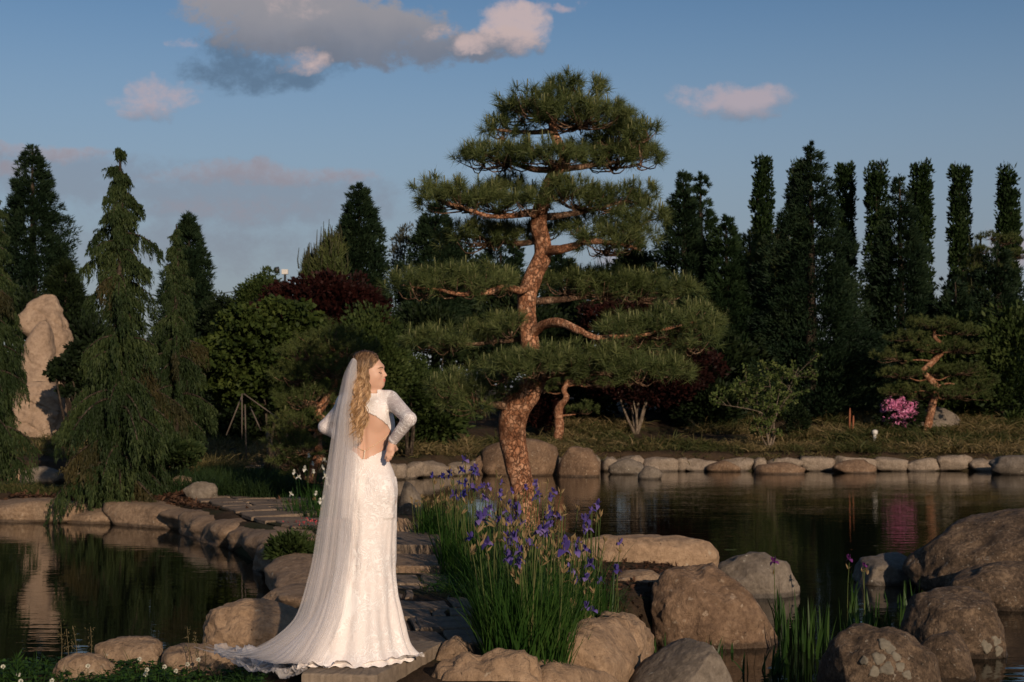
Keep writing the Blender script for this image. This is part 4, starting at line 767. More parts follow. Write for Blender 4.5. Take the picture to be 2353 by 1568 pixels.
cloud_pine('twisted cloud pine with an orange gnarled trunk left of the bride', [(716, 1110), (720, 1075), (735, 1045), (728, 1010), (745, 975), (730, 950), (752, 915), (770, 880), (752, 850), (790, 818), (760, 800), (750, 775)], [22, 21, 20, 22, 24, 18, 20, 15, 12, 10, 8, 5], 21.5,
  [(755, 770, 75, 26, .1), (800, 792, 70, 26, -.1), (700, 800, 70, 24, 0), (760, 835, 80, 26, -.1), (680, 850, 66, 26, .1), (705, 905, 70, 28, -.1), (660, 890, 40, 22, .2), (790, 880, 60, 26, .2), (690, 955, 70, 28, -.1), (655, 990, 56, 28, 0), (760, 955, 55, 26, .3), (700, 1010, 70, 30, -.2), (665, 1040, 50, 26, 0), (750, 1040, 60, 28, .3), (800, 1000, 50, 26, .3), (690, 1065, 40, 18, .1)], L_PINE2, M_PBARK, 90, nn=30, sp=.10, L=.085, W=.006)
cloud_pine('low cloud pine with an orange trunk beside the pink rhododendron', [(2124, 1003), (2136, 960), (2143, 925), (2150, 890), (2128, 862), (2122, 852), (2150, 825), (2168, 800), (2148, 775), (2150, 752)], [20, 18, 17, 15, 16, 17, 14, 12, 9, 5], 43,
  [(2140, 738, 62, 15, 0), (2195, 752, 60, 14, .1), (2085, 768, 50, 14, 0), (2120, 790, 56, 15, -.2), (2190, 790, 70, 18, .2), (2050, 812, 46, 15, 0), (2210, 842, 52, 18, 0), (2150, 850, 55, 14, .3), (2070, 850, 56, 16, 0), (2245, 870, 48, 22, 0), (2200, 890, 74, 24, -.1), (2110, 895, 66, 22, .3), (2060, 890, 40, 16, .1)], L_PINE2, M_PBARK, 91, nn=26, sp=.15, L=.11, W=.014)
cloud_pine('pine with a slim orange trunk across the pond behind the main pine', [(1282, 1010), (1285, 970), (1284, 940), (1300, 915), (1296, 895), (1308, 870), (1300, 850)], [22, 20, 18, 14, 12, 13, 10], 41, [(1300, 860, 70, 20, .3), (1240, 880, 60, 18, .5), (1370, 870, 60, 18, .5), (1300, 830, 80, 20, .6), (1340, 935, 40, 14, .2)], L_PINE2, M_PBARK, 92, nn=26, sp=.15, L=.11, W=.012)
cloud_pine('small dark pine with spreading arms on the skyline at the right edge', [(2295, 720), (2300, 640), (2290, 580), (2300, 540)], [12, 10, 8, 5], 52, [(2275, 540, 30, 10, 0), (2320, 548, 40, 12, 0), (2262, 570, 28, 10, 0), (2345, 580, 40, 14, 0), (2290, 610, 50, 14, 0)], L_PINE2, M_TRUNK, 93, nn=26, sp=.15, L=.12, W=.016)
# ---------------------------------------------------------------- grasses, irises, flowers
L_GRASS = leaf_mat('bank_grass', [(.03, .045, .013), (.07, .075, .026), (.18, .135, .062), (.30, .22, .115)], trans=.3, nscale=.55, namt=.55)
L_SEDGE = leaf_mat('dark_sedge', [(.012, .024, .009), (.02, .04, .012), (.035, .055, .016)], trans=.25)
L_STRAW = leaf_mat('ornamental_grass', [(.06, .065, .022), (.13, .11, .042), (.22, .17, .075)], trans=.3, nscale=2)
L_IRIS = leaf_mat('iris_leaves', [(.014, .042, .009), (.028, .070, .013), (.06, .11, .024)], trans=.35, rough=.4, nscale=3)
L_IRIS_OLD = leaf_mat('iris_stems', [(.05, .085, .022), (.085, .11, .033), (.15, .13, .055)], trans=.2, nscale=3)
L_DRY = leaf_mat('withered_buds', [(.13, .085, .04), (.24, .165, .08), (.34, .25, .15)], trans=.25)
L_CLOVER = leaf_mat('clover', [(.014, .036, .008), (.024, .058, .011), (.04, .085, .016)], trans=.3)
M_BLUE = leaf_mat('iris_petals', [(.05, .035, .17), (.09, .065, .26), (.16, .11, .33), (.28, .21, .40)], trans=.3, rough=.5, namt=.2)
M_INDIGO = leaf_mat('indigo_iris_petals', [(.02, .02, .13), (.04, .04, .24), (.08, .06, .30)], trans=.3, rough=.5, namt=.2)
M_PURPLE = leaf_mat('purple_iris_petals', [(.10, .02, .11), (.18, .04, .18)], trans=.25)
M_WHITE = leaf_mat('white_petals', [(.55, .53, .45), (.75, .73, .66)], trans=.3)
M_PINK = leaf_mat('pink_petals', [(.55, .12, .30), (.72, .25, .46), (.80, .42, .60)], trans=.15, nscale=6)
M_CHIP = leaf_mat('bark_chips', [(.035, .018, .011), (.075, .038, .022), (.13, .075, .045)], trans=0, rough=.9)
gq = np.random.default_rng(21)
def scatter(poly, n, g):
    poly = np.array(poly, float); lo, hi = poly.min(0), poly.max(0); out_ = []
    while sum(map(len, out_)) < n:
        P = g.uniform(lo, hi, (n*2, 2)); out_.append(P[poly_sdf(P, poly) > 0])
    return np.concatenate(out_)[:n]
def tussocks(name, poly, n, per, L, W, mat, bend, seed, spread=.06, lean=.55, segs=3, dens=None):
    g = np.random.default_rng(seed); P = scatter(poly, n, g); z = ground_z(P[:, 0], P[:, 1]); keep = z > .12; P = P[keep]; z = z[keep]
    if dens is not None: k = fbm(np.c_[P*dens, np.zeros(len(P))], seed, 3) > -.22; P = P[k]; z = z[k]
    n = len(P); sc = np.repeat(g.uniform(.6, 1.25, n), per); B_ = np.repeat(np.c_[P, z], per, 0)+rnd(n*per, g)*[spread, spread, .01]
    D = np.c_[g.normal(size=(n*per, 2))*lean, np.ones(n*per)]; V, F = blades(B_, D, L*sc*g.uniform(.6, 1.2, n*per), W, g.uniform(bend*.4, bend*1.3, n*per), segs, g)
    return tag(obj(name, V, F, mat), kind='stuff')
tussocks('bank_grass', [(-2.6, 35.2), (0.5, 37.9), (3, 39), (16, 39), (22, 41), (22, 47), (12, 46.5), (2, 46), (-4, 42), (-6, 37)], 3000, 18, .48, .034, L_GRASS, .9, 1, .11, .55, dens=.45)
tussocks('bank_grass', [(-2, 36.5), (16, 39), (18, 40.6), (4, 40.8), (-1, 38.5)], 900, 16, .30, .02, L_GRASS, .9, 2, .12, .6)
tussocks('dark_sedge', [(-5.6, 23.4), (-3.7, 21.9), (-3.3, 23.2), (-3.6, 26), (-5.1, 27.2), (-5.9, 27)], 420, 22, .40, .013, L_SEDGE, .45, 3, .06, .22)
tussocks('ornamental_grass', [(-6.6, 26.5), (-5.7, 27.5), (-5.9, 30.5), (-7.2, 30)], 60, 60, .58, .014, L_STRAW, .95, 4, .05, .5)
tussocks('grass', [(-9.5, 23.9), (-7.3, 23.2), (-6.7, 24.2), (-8.5, 25.5)], 200, 14, .16, .014, L_GRASS, .6, 5, .06, .4)
tussocks('grass', [(-8, 34.3), (-4, 34), (-4, 38), (-12, 40), (-14, 35)], 380, 16, .35, .02, L_GRASS, .8, 6, .1, .5)
tussocks('grass', [(-2.1, 13.6), (-1.5, 13.4), (-2, 17), (-2.7, 17.2)], 60, 12, .16, .008, L_SEDGE, .6, 7, .05, .4)
tussocks('grass', [(-.62, 11), (-.2, 10.6), (-.05, 12.5), (-.3, 14.5), (-.55, 14)], 130, 12, .20, .007, L_IRIS, .9, 8, .05, .6)
tussocks('grass', [(.35, 10.3), (.8, 10.6), (.9, 11.4), (.4, 11.6)], 46, 16, .13, .006, L_SEDGE, .7, 9, .04, .5)
def chips(name, poly, n, seed, s=.05):
    g = np.random.default_rng(seed); P = scatter(poly, n, g); z = ground_z(P[:, 0], P[:, 1])+.012; k = z > .2; P = P[k]; z = z[k]; n = len(P)
    D = np.c_[g.normal(size=(n, 2)), .25*g.normal(size=n)]; V, F = leaf_quad(np.c_[P, z], D, s*g.uniform(.5, 1.6, n), s*.45, g, up=np.array([0, 0, 1.]))
    V2 = V+[0, 0, -.012]; return tag(obj(name, np.concatenate([V, V2]), np.concatenate([F, F[:, ::-1]+len(V)]), M_CHIP, smooth=False), kind='stuff')
chips('bark_mulch', [(-.2, 8.4), (.45, 8.6), (1.2, 11), (1.75, 12.8), (1.2, 15), (.2, 17), (-.6, 16), (-.45, 12), (-.3, 10)], 5200, 31)
chips('bark_mulch', [(-8.3, 23.2), (-5.6, 22.4), (-4.2, 20.4), (-3.5, 19.6), (-4.6, 22.4), (-5.6, 24.8), (-7.5, 25)], 4200, 32, .075)
chips('bark_mulch', [(-3.6, 21.5), (-2.6, 19.5), (-1.6, 19.5), (-2.4, 23.8), (-3.2, 27), (-4.6, 27)], 2200, 33, .07)

# one iris flower: three drooping falls, three upright standards
def iris_flower_mesh(name, mat, s=.062, seed=0):
    g = np.random.default_rng(seed); mb = MB()
    for k in range(6):
        a = k*math.pi/3+g.normal()*.12; up = k % 2; m_ = 6; rows = []
        for i in range(m_+1):
            t_ = i/m_; wd = (math.sin(math.pi*min(t_*.9+.08, 1))**.8)*(.30 if up else .42)*s
            if up: r = s*(.30*t_+.12*t_*t_); z = s*(1.0*t_)
            else: r = s*(.85*t_); z = s*(.28*math.sin(t_*2.2)-.75*t_**2.4)
            c = np.array([math.cos(a)*r, math.sin(a)*r, z]); sd_ = np.array([-math.sin(a), math.cos(a), 0])*wd; cup = np.array([math.cos(a), math.sin(a), 0])*wd*(.25 if up else 0)+np.array([0, 0, -wd*.15])
            rows.append([c-sd_+cup, c, c+sd_+cup])
        mb.add(np.array(rows).reshape(-1, 3), grid_faces(m_+1, 3))
    V, F, M = mb.get(); return mesh_data(name, V, F, mat)
def bud_mesh(name, mat, s=.05, seed=0):
    g = np.random.default_rng(seed); mb = MB(); P = np.array([[0, 0, -s*.4]]*4); D = np.c_[g.normal(size=(4, 2))*.3, np.ones(4)]; mb.add(*leaf_quad(P, D, s*1.3*g.uniform(.7, 1.2, 4), s*.35, g)); V, F, M = mb.get(); return mesh_data(name, V, F, mat)
FL = [iris_flower_mesh('iris_flower', M_BLUE, .062, k) for k in range(4)]; FI = [iris_flower_mesh('iris_flower', M_INDIGO, .062, k+4) for k in range(3)]; FW = [iris_flower_mesh('iris_flower', M_WHITE, .058, k+8) for k in range(3)]; FP = [iris_flower_mesh('iris_flower', M_PURPLE, .062, k+12) for k in range(2)]
BD = [bud_mesh('withered_bud', L_DRY, .05, k) for k in range(4)]
def iris_clump(label, poly, Lh, Hs, nleaf, nflow, nbud, flowers, seed, cat='iris', group='iris clumps', zb=None, leaf=L_IRIS, stem=L_IRIS_OLD, lw=.011, lean=.14, bend=.5, fscale=1.0, hv=.12):
    g = np.random.default_rng(seed); P = scatter(poly, nleaf, g); c = np.mean(P, 0); z = ground_z(P[:, 0], P[:, 1]) if zb is None else np.full(len(P), zb)
    t = thing('iris_clump', label, cat, (c[0], c[1], z.mean()), group); out_ = (P-c)
    D = np.c_[out_*.35+g.normal(size=(nleaf, 2))*lean, np.ones(nleaf)]; V, F = blades(np.c_[P, z-.02], D, Lh*g.uniform(.55, 1.15, nleaf), lw*g.uniform(.7, 1.2, nleaf), g.uniform(0, bend, nleaf)**1.3, 4, g)
    obj('leaves', V, F, leaf, t)
    n2 = nflow+nbud
    if n2:
        Q = scatter(poly, n2, g); zq = ground_z(Q[:, 0], Q[:, 1]) if zb is None else np.full(n2, zb); sm = MB()
        for k in range(n2):
            h_ = Hs*g.uniform(1-hv*1.8, 1+hv); b = np.array([Q[k, 0], Q[k, 1], zq[k]-.02]); o_ = (Q[k]-c)*.3+g.normal(size=2)*.05; e = b+np.array([o_[0]*h_, o_[1]*h_, h_]); mid = b*.5+e*.5+rnd(1, g)[0]*.01
            sm.add(*tube(spline([b, mid, e], 6), np.linspace(.0042, .0026, 6), 4))
            if k < nflow:
                f = link('iris_flower', flowers[g.integers(0, len(flowers))], t, e-worldloc(t)); s_ = fscale*g.uniform(.58, .98); f.scale = (s_, s_, s_*g.uniform(.8, 1.15)); f.rotation_euler = (g.normal()*.25, g.normal()*.25, g.uniform(0, 6.28))
                if g.random() < .6:
                    e2 = e+np.array([g.normal()*.015, g.normal()*.015, -g.uniform(.05, .12)]); f = link('withered_bud', BD[g.integers(0, 4)], t, e2-worldloc(t)); f.rotation_euler = (g.normal()*.3, g.normal()*.3, g.uniform(0, 6))
            else:
                f = link('withered_bud', BD[g.integers(0, 4)], t, e-worldloc(t)); f.rotation_euler = (g.normal()*.35, g.normal()*.35, g.uniform(0, 6)); f.scale = [g.uniform(.7, 1.1)]*3
        sm.obj('stems', [stem], t)
    return t
iris_clump('front purple iris clump with dense bright leaves right of the bride', [(-.16, 8.25), (.05, 8.12), (.30, 8.35), (.36, 8.9), (.1, 9.2), (-.12, 9.0)], .56, .72, 1400, 9, 34, FL, 1)
iris_clump('purple iris clump in the middle of the bed, full of withered buds', [(-.20, 9.2), (.1, 9.1), (.5, 9.5), (.55, 10.3), (.1, 10.8), (-.18, 10.4)], .54, .74, 1500, 19, 62, FL, 2)
iris_clump('purple iris clump at the foot of the pine trunk', [(-.35, 11.2), (.05, 10.9), (.3, 11.6), (.2, 13.2), (-.25, 13.2), (-.42, 12.2)], .55, .78, 900, 26, 34, FL, 3)
iris_clump('dark indigo iris clump standing tallest behind the purple ones', [(-.62, 12.4), (-.42, 12.2), (-.30, 13.4), (-.18, 14.2), (-.45, 14.6), (-.66, 13.6)], .58, .88, 420, 16, 14, FI+FL[:1], 4, hv=.16)
iris_clump('slender purple iris tuft at the right side of the bed', [(.50, 10.0), (.72, 10.1), (.74, 10.6), (.56, 10.8)], .62, .80, 260, 12, 5, FL, 5, hv=.07)
iris_clump('iris tuft gone to seed with brown tips left of the indigo irises', [(-1.05, 15.2), (-.62, 15.0), (-.5, 15.8), (-.7, 16.6), (-1.0, 16.2)], .42, .46, 700, 0, 60, FL, 6)
iris_clump('small low iris tuft between the slender tuft and the front clump', [(.26, 9.0), (.5, 9.1), (.55, 9.8), (.3, 9.8)], .46, .62, 420, 5, 26, FL, 7)
iris_clump('clump of white irises on the bank left of the veil', [(-3.25, 19.6), (-2.45, 18.2), (-1.9, 18.9), (-2.5, 20.4)], .36, .52, 500, 17, 4, FW, 8, hv=.25, stem=L_IRIS)
iris_clump('white iris tuft close to the orange pine foot', [(-3.0, 20.6), (-2.6, 20.4), (-2.6, 21.4), (-3.0, 21.6)], .34, .62, 160, 8, 2, FW, 9, hv=.2, stem=L_IRIS)
# water irises in the right pond (they stand in the water)
def wpoly(pts): return [tuple(onz(x, y, 0)[:2]) for x, y in pts]
L_WIRIS = leaf_mat('water_iris_leaves', [(.014, .034, .010), (.026, .058, .013), (.048, .088, .02)], trans=.3, rough=.4)
GWI = 'water irises in the right pond'
iris_clump('dense water iris clump right beside the largest brown boulder', wpoly([(1800, 1530), (1905, 1510), (1895, 1440), (1800, 1460)]), .36, .5, 60, 0, 0, FP, 11, group=GWI, zb=0., leaf=L_WIRIS, lw=.020, lean=.06, bend=.18)
iris_clump('water iris clump with one small faded flower in the open water', wpoly([(1925, 1520), (2010, 1500), (2000, 1430), (1925, 1440)]), .31, .58, 42, 1, 1, FP, 12, group=GWI, zb=0., leaf=L_WIRIS, lw=.019, lean=.08, bend=.2, fscale=.6)
iris_clump('single purple water iris rising above the pond', wpoly([(1945, 1400), (1962, 1400), (1962, 1392), (1945, 1392)]), .35, .47, 8, 1, 0, FP, 13, group=GWI, zb=0., leaf=L_WIRIS, lw=.022, hv=.02, lean=.05)
iris_clump('dark purple water iris in front of the smooth grey boulder', wpoly([(1778, 1450), (1796, 1450), (1796, 1430), (1778, 1430)]), .4, .56, 14, 1, 0, FP, 14, group=GWI, zb=0., leaf=L_WIRIS, lw=.024, hv=.02, lean=.05)
iris_clump('sparse water iris shoots by the pitted brown boulder', wpoly([(1985, 1400), (2120, 1380), (2060, 1480), (1990, 1490)]), .28, .3, 26, 0, 0, FP, 15, group=GWI, zb=0., leaf=L_WIRIS, lw=.022, lean=.1)
iris_clump('short iris shoots in the water under the largest brown boulder', wpoly([(1500, 1505), (1690, 1500), (1690, 1520), (1510, 1530)]), .19, .2, 20, 0, 0, FP, 16, group=GWI, zb=0., leaf=L_WIRIS, lw=.02, lean=.12)
iris_clump('short iris shoots at the bottom edge between two boulders', wpoly([(1690, 1560), (1850, 1560), (1850, 1540), (1700, 1530)]), .2, .2, 22, 0, 0, FP, 17, group=GWI, zb=0., leaf=L_WIRIS, lw=.02, lean=.2)
p = onz(1678, 1263, .006); V = np.array([(0, 0, 0)]+[(.085*math.cos(a)*(1+.15*math.cos(3*a)), .05*math.sin(a), .004*math.cos(2*a)) for a in np.linspace(.25, 6.03, 16)])
V = np.concatenate([V, V-[0, 0, .004]]); i = np.arange(1, 16); T = np.stack([0*i, i, i+1], 1)
tag(link('floating_leaf', mesh_data('floating_leaf', V, [np.concatenate([T, T[:, ::-1]+17])], L_BRIGHT), None, p), 'bright green leaf floating alone on the dark pond', 'leaf')

# sapling on the far bank
def sapling(label, base, Y, tips, seed, mat, n=300):
    g = np.random.default_rng(seed); b = at(*base, Y); b[2] = gz(b[0], Y); t = thing('sapling', label, 'tree', b); mb = MB(); lf = []
    for (x1, y1), (x2, y2), dy in tips:
        e1 = at(x1, y1, Y+dy*.4); e2 = at(x2, y2, Y+dy); P = spline([b+rnd(1, g)[0]*[.03, .03, 0]-[0, 0, .1], b*.55+e1*.45+rnd(1, g)[0]*.04, e1, e2], 24); mb.add(*tube(P, np.linspace(.034, .006, 24), 6))
        for q in range(10):
            k = g.integers(14, 24); o_ = rnd(1, g)[0]*[.34, .34, .22]+[0, 0, .16]; e = P[k]+o_; mb.add(*tube(spline([P[k], P[k]+o_*.5+[0, 0, .03], e], 5), np.linspace(.008, .003, 5), 4)); lf += [P[k]+o_*u for u in (.5, .75, 1, 1.1)]
    mb.obj('trunk', [M_LBARK], t); C = np.array(lf); V, F = clump_leaves(C, .3*rnd(len(C), g)+[0, 0, .1], .085, 10, .095, .06, .9, True, .8, g); m2 = MB(); m2.add(V, F); m2.obj('crown', [mat], t)
sapling('twin-stemmed sapling with fresh thin leaves on the far bank', (1768, 1040), 39.7, [((1745, 990), (1700, 880), .3), ((1752, 950), (1660, 930), -.2), ((1740, 930), (1745, 855), .2), ((1775, 980), (1800, 860), 0), ((1782, 960), (1835, 845), .3), ((1776, 960), (1765, 850), -.3), ((1760, 960), (1690, 905), .1), ((1785, 950), (1820, 900), -.2)], 3, L_BRIGHT)
g9 = np.random.default_rng(9); b = at(1462, 995, 43); b[2] = gz(b[0], 43); tt = thing('bare_shrub', 'bare pale forking stems under the right-hand red maple', 'shrub', b); mb = MB()
for x, y, dy in [(1420, 900, 0), (1440, 880, .2), (1478, 880, -.1), (1490, 900, .2), (1455, 920, -.2), (1500, 870, .1)]: e = at(x, y, 43+dy); mb.add(*tube(spline([b-[0, 0, .1], b*.5+e*.5+[g9.normal()*.05, 0, -.05], e], 12), np.linspace(.055, .015, 12), 7))
mb.obj('trunk', [M_LBARK], tt)

# rhododendron
c = at(2066, 946, 43.2); zg = gz(c[0], 43.2); rh = thing('rhododendron', 'rhododendron covered in bright pink blossoms beside the right-hand cloud pine', 'rhododendron', (c[0], 43.2, zg)); g = np.random.default_rng(4)
d = unit(rnd(110, g)); C = c+d*[.62, .5, .5]; C[:, 2] = np.maximum(C[:, 2]-.1, zg+.1); mb = MB(); mb.add(*clump_leaves(C, d, .15, 22, .13, .05, .9, True, rng=g)); mb.obj('leaves', [L_DARK], rh)
heads = unit(rnd(92, g)*[1, 1, .8]+[0, -.7, .4]); bm_, bf = ico(1)
for h_ in heads:
    q = c+h_*[.56, .5, .42]*g.uniform(.9, 1.05); mb = MB(); pd = unit(rnd(22, g)+h_*.6); V, F = leaf_quad(np.tile([0, 0, 0.], (22, 1))+pd*.02, pd, .10, .085, g); mb.add(V, F); V, F, M = mb.get(); link('blossom', mesh_data('blossom', V, F, M_PINK), rh, q-worldloc(rh))
c2 = at(1828, 950, 42); S('azalea', 'small dark azalea with a few red flowers right of the sapling', 'azalea', (1805, 1860, 930, 1005), 42, L_DARK, 77, n=60, L=.08, W=.05, cr=.14, stems=0)
# pale stone lantern-like marker and stakes
q = at(2010, 1005, 41); zg = gz(q[0], 41); mk = thing('garden_marker', 'small white post standing in the bank grass', 'marker', (q[0], 41, zg)); mw_ = plain_mat('white_paint', (.55, .52, .47), .5)
mb = MB(); mb.add(*tube([(q[0], 41, zg-.1), (q[0], 41, zg+.22)], .05, 8)); mb.obj('post', [mw_], mk); mb = MB(); mb.add(*tube([(q[0], 41, zg+.22), (q[0], 41, zg+.25), (q[0], 41, zg+.34), (q[0], 41, zg+.37)], [.06, .085, .085, .03], 10)); mb.obj('head', [mw_], mk)
mo = plain_mat('orange_wood', (.24, .085, .04), .8); mst = plain_mat('bleached_wood', (.10, .078, .06), .9)
for k, (x, y0, y1) in enumerate([(1951, 938, 955), (1959, 955, 975)]):
    a = at(x, y1, 42.5); e = at(x+2, y0, 42.5); lb = ['small orange wooden peg on the dark bank, the upper of two', 'small orange wooden peg on the dark bank, the lower of two'][k]; mb = MB(); a[2] = min(a[2], gz(a[0], 42.5)); mb.add(*tube([a, a*.2+e*.8, e], [.024, .03, .014], 7)); tag(mb.obj('peg', [mo]), lb, 'peg', 'orange pegs on the far bank')
# bamboo support trestle beside the path
tr_ = thing('plant_support', 'bleached bamboo trestle propping the shrubs beside the path', 'plant support', at(560, 1040, 27)*[1, 1, 0]+[0, 0, .4])
for (x0, y0), (x1, y1), dy in [((556, 905), (556, 1010), 0), ((563, 930), (566, 1055), .3), ((613, 985), (615, 1065), -.3), ((613, 985), (640, 1075), -.2), ((556, 910), (520, 1000), .2), ((560, 905), (672, 985), 0), ((575, 935), (600, 990), .4), ((625, 955), (690, 1040), .1)]:
    a, e = at(x0, y0, 27+dy), at(x1, y1, 27+dy*.5); e[2] = max(e[2], .3); mb = MB(); mb.add(*tube([a, (a+e)/2, e], .013, 6)); mb.obj('pole', [mst], tr_)

# clover lawn in the near left corner
LAWN = [(-3.4, 7.2), (-1.35, 7.2), (-1.42, 8.3), (-1.75, 9.0), (-2.3, 9.35), (-3.0, 9.5), (-3.9, 9.5), (-3.9, 8)]
g = np.random.default_rng(14); n = 5200; P = scatter(LAWN, n, g); z = ground_z(P[:, 0], P[:, 1])+g.uniform(.02, .09, n); cen = np.repeat(np.c_[P, z], 3, 0); a = np.repeat(g.uniform(0, 6.28, n), 3)+np.tile([0, 2.09, 4.19], n)
D = np.c_[np.cos(a), np.sin(a), .12*g.normal(size=3*n)]; V, F = leaf_quad(cen, D, .026*g.uniform(.8, 1.2, 3*n), .026, g, up=np.array([0, 0, 1.])); lw_ = MB(); lw_.add(V, F)
n = 2600; P = scatter(LAWN, n, g); zz = ground_z(P[:, 0], P[:, 1]); lw_.add(*blades(np.c_[P, zz], np.c_[g.normal(size=(n, 2))*.35, np.ones(n)], g.uniform(.07, .2, n), .005, g.uniform(.1, .8, n), 3, g)); tag(lw_.obj('clover_lawn', [L_CLOVER]), kind='stuff')
fm = []
for k in range(3):
    pd = unit(rnd(70, g)+[0, 0, .35]); V, F = leaf_quad(pd*.004, pd, .012, .006, g); fm.append(mesh_data('clover_flower', V, F, M_WHITE))
st_m = mesh_data('stem', *tube([(0, 0, -.12), (0, 0, 0)], .0018, 4), L_CLOVER); P = scatter(LAWN, 46, g)
for k in range(46):
    zc_ = gz(*P[k])+g.uniform(.10, .17); o = thing('clover_flower', 'round white clover blossom in the lawn at the lower corner', 'clover', (P[k, 0], P[k, 1], zc_), 'white clover blossoms in the lawn'); link('blossom', fm[k % 3], o); link('stem', st_m, o)
L_SEED = leaf_mat('grass_seedheads', [(.10, .085, .04), (.17, .13, .07)], trans=.2)
for k, (x, yt, yb, Y, lb) in enumerate([(140, 1432, 1535, 9.3, 'tall pale grass stalk nearest the left corner'), (152, 1445, 1540, 9.25, 'leaning grass stalk second from the left corner'), (168, 1440, 1545, 9.3, 'grass stalk with a double seedhead third from the left corner'), (208, 1440, 1535, 9.35, 'grass stalk with a loose brown seedhead by the low tan rock'), (430, 1440, 1545, 9.1, 'tall feathery grass stalk in front of the flat tan rock'), (448, 1460, 1550, 9.0, 'shorter feathery grass stalk by the flat tan rock'), (470, 1470, 1555, 9.0, 'thin bare grass stalk nearest the veil tip')]):
    e = at(x, yt, Y); b = at(x+6*(k % 3-1)+4, yb, Y); b[2] = gz(b[0], Y); o = thing('grass_stalk', lb, 'grass stalk', b, 'tall grass stalks at the pond edge'); mb = MB(); mb.add(*tube(spline([b, b*.5+e*.5+[.01, 0, 0], e], 8), np.linspace(.003, .0015, 8), 4)); mb.obj('stem', [L_SEED], o)
    m_ = 36; u = g.uniform(0, .16, m_); P = np.c_[np.full(m_, e[0]), np.full(m_, e[1]), e[2]-u]+rnd(m_, g)*.012; V, F = leaf_quad(P, np.array([0, 0, .7])+.6*rnd(m_, g), .02, .005, g); m2 = MB(); m2.add(V, F); m2.obj('seedhead', [L_SEED], o)
b = at(40, 1540, 8.8); b[2] = gz(b[0], 8.8); wd_ = thing('weed', 'leafy green weed standing at the left corner', 'weed', b); mb = MB(); mb.add(*tube([b, b+[0, 0, .2]], .003, 4)); mb.obj('stem', [L_CLOVER], wd_)
m_ = 26; a = np.arange(m_)*2.4; V, F = leaf_quad(b+np.c_[np.zeros((m_, 2)), np.linspace(.02, .22, m_)], np.c_[np.cos(a), np.sin(a), np.linspace(.4, 1.4, m_)], .07, .012, g); m2 = MB(); m2.add(V, F); m2.obj('leaves', [L_CLOVER], wd_)
# pink flowers by the veil
b = at(704, 1215, 17.0); b[2] = gz(b[0], 17); pk = thing('pink_flowers', 'low plant with red-pink flowers on the bank left of the veil', 'flowers', b); m_ = 46; P = b+rnd(m_, g)*[.09, .08, .02]+[0, 0, .14]; mb = MB(); V, F = leaf_quad(P, rnd(m_, g)+[0, 0, .4], .03, .022, g); mb.add(V, F); mb.obj('blossom', [leaf_mat('coral_petals', [(.40, .05, .06), (.55, .12, .12)])], pk)
V, F = blades(b+rnd(40, g)*[.09, .08, 0], np.c_[g.normal(size=(40, 2))*.3, np.ones(40)], .15, .008, .4, 3, g); obj('leaves', V, F, L_SEDGE, pk)
# power line and floodlight on the skyline
mwire = plain_mat('cable', (.03, .03, .03), .5)
for (x0, y0), (x1, y1), lb in [((300, 675), (655, 645), 'thin overhead power cable crossing the sky behind the trees, upper one'), ((300, 705), (640, 668), 'thin overhead power cable crossing the sky behind the trees, lower one')]:
    a, e = at(x0, y0, 95), at(x1, y1, 95); P = np.array([a+(e-a)*u-np.array([0, 0, 4*.5*u*(1-u)]) for u in np.linspace(0, 1, 24)]); V, F = tube(P, .03, 5); tag(obj('power_cable', V, F, mwire), lb, 'cable', 'overhead cables')
a = at(655, 625, 60); fl = thing('floodlight', 'small white floodlight on a pole above the skyline bushes', 'floodlight', (a[0], 60, 0)); mb = MB(); mb.add(*tube([(a[0], 60, 1), (a[0], 60, a[2]-.1)], .05, 6)); mb.obj('pole', [mwire], fl)
bx = np.array([(x, y, z) for x in (-.13, .13) for y in (-.08, .08) for z in (-.1, .1)])+a; q = np.array([(0, 1, 3, 2), (4, 6, 7, 5), (0, 4, 5, 1), (2, 3, 7, 6), (0, 2, 6, 4), (1, 5, 7, 3)]); obj('lamp_head', bx, q, mw_, fl, smooth=False); mb = MB(); mb.add(*tube([a+[-.45, 0, .05], a+[-.25, 0, .08]], [.12, .15], 8)); mb.obj('bracket', [mwire], fl)
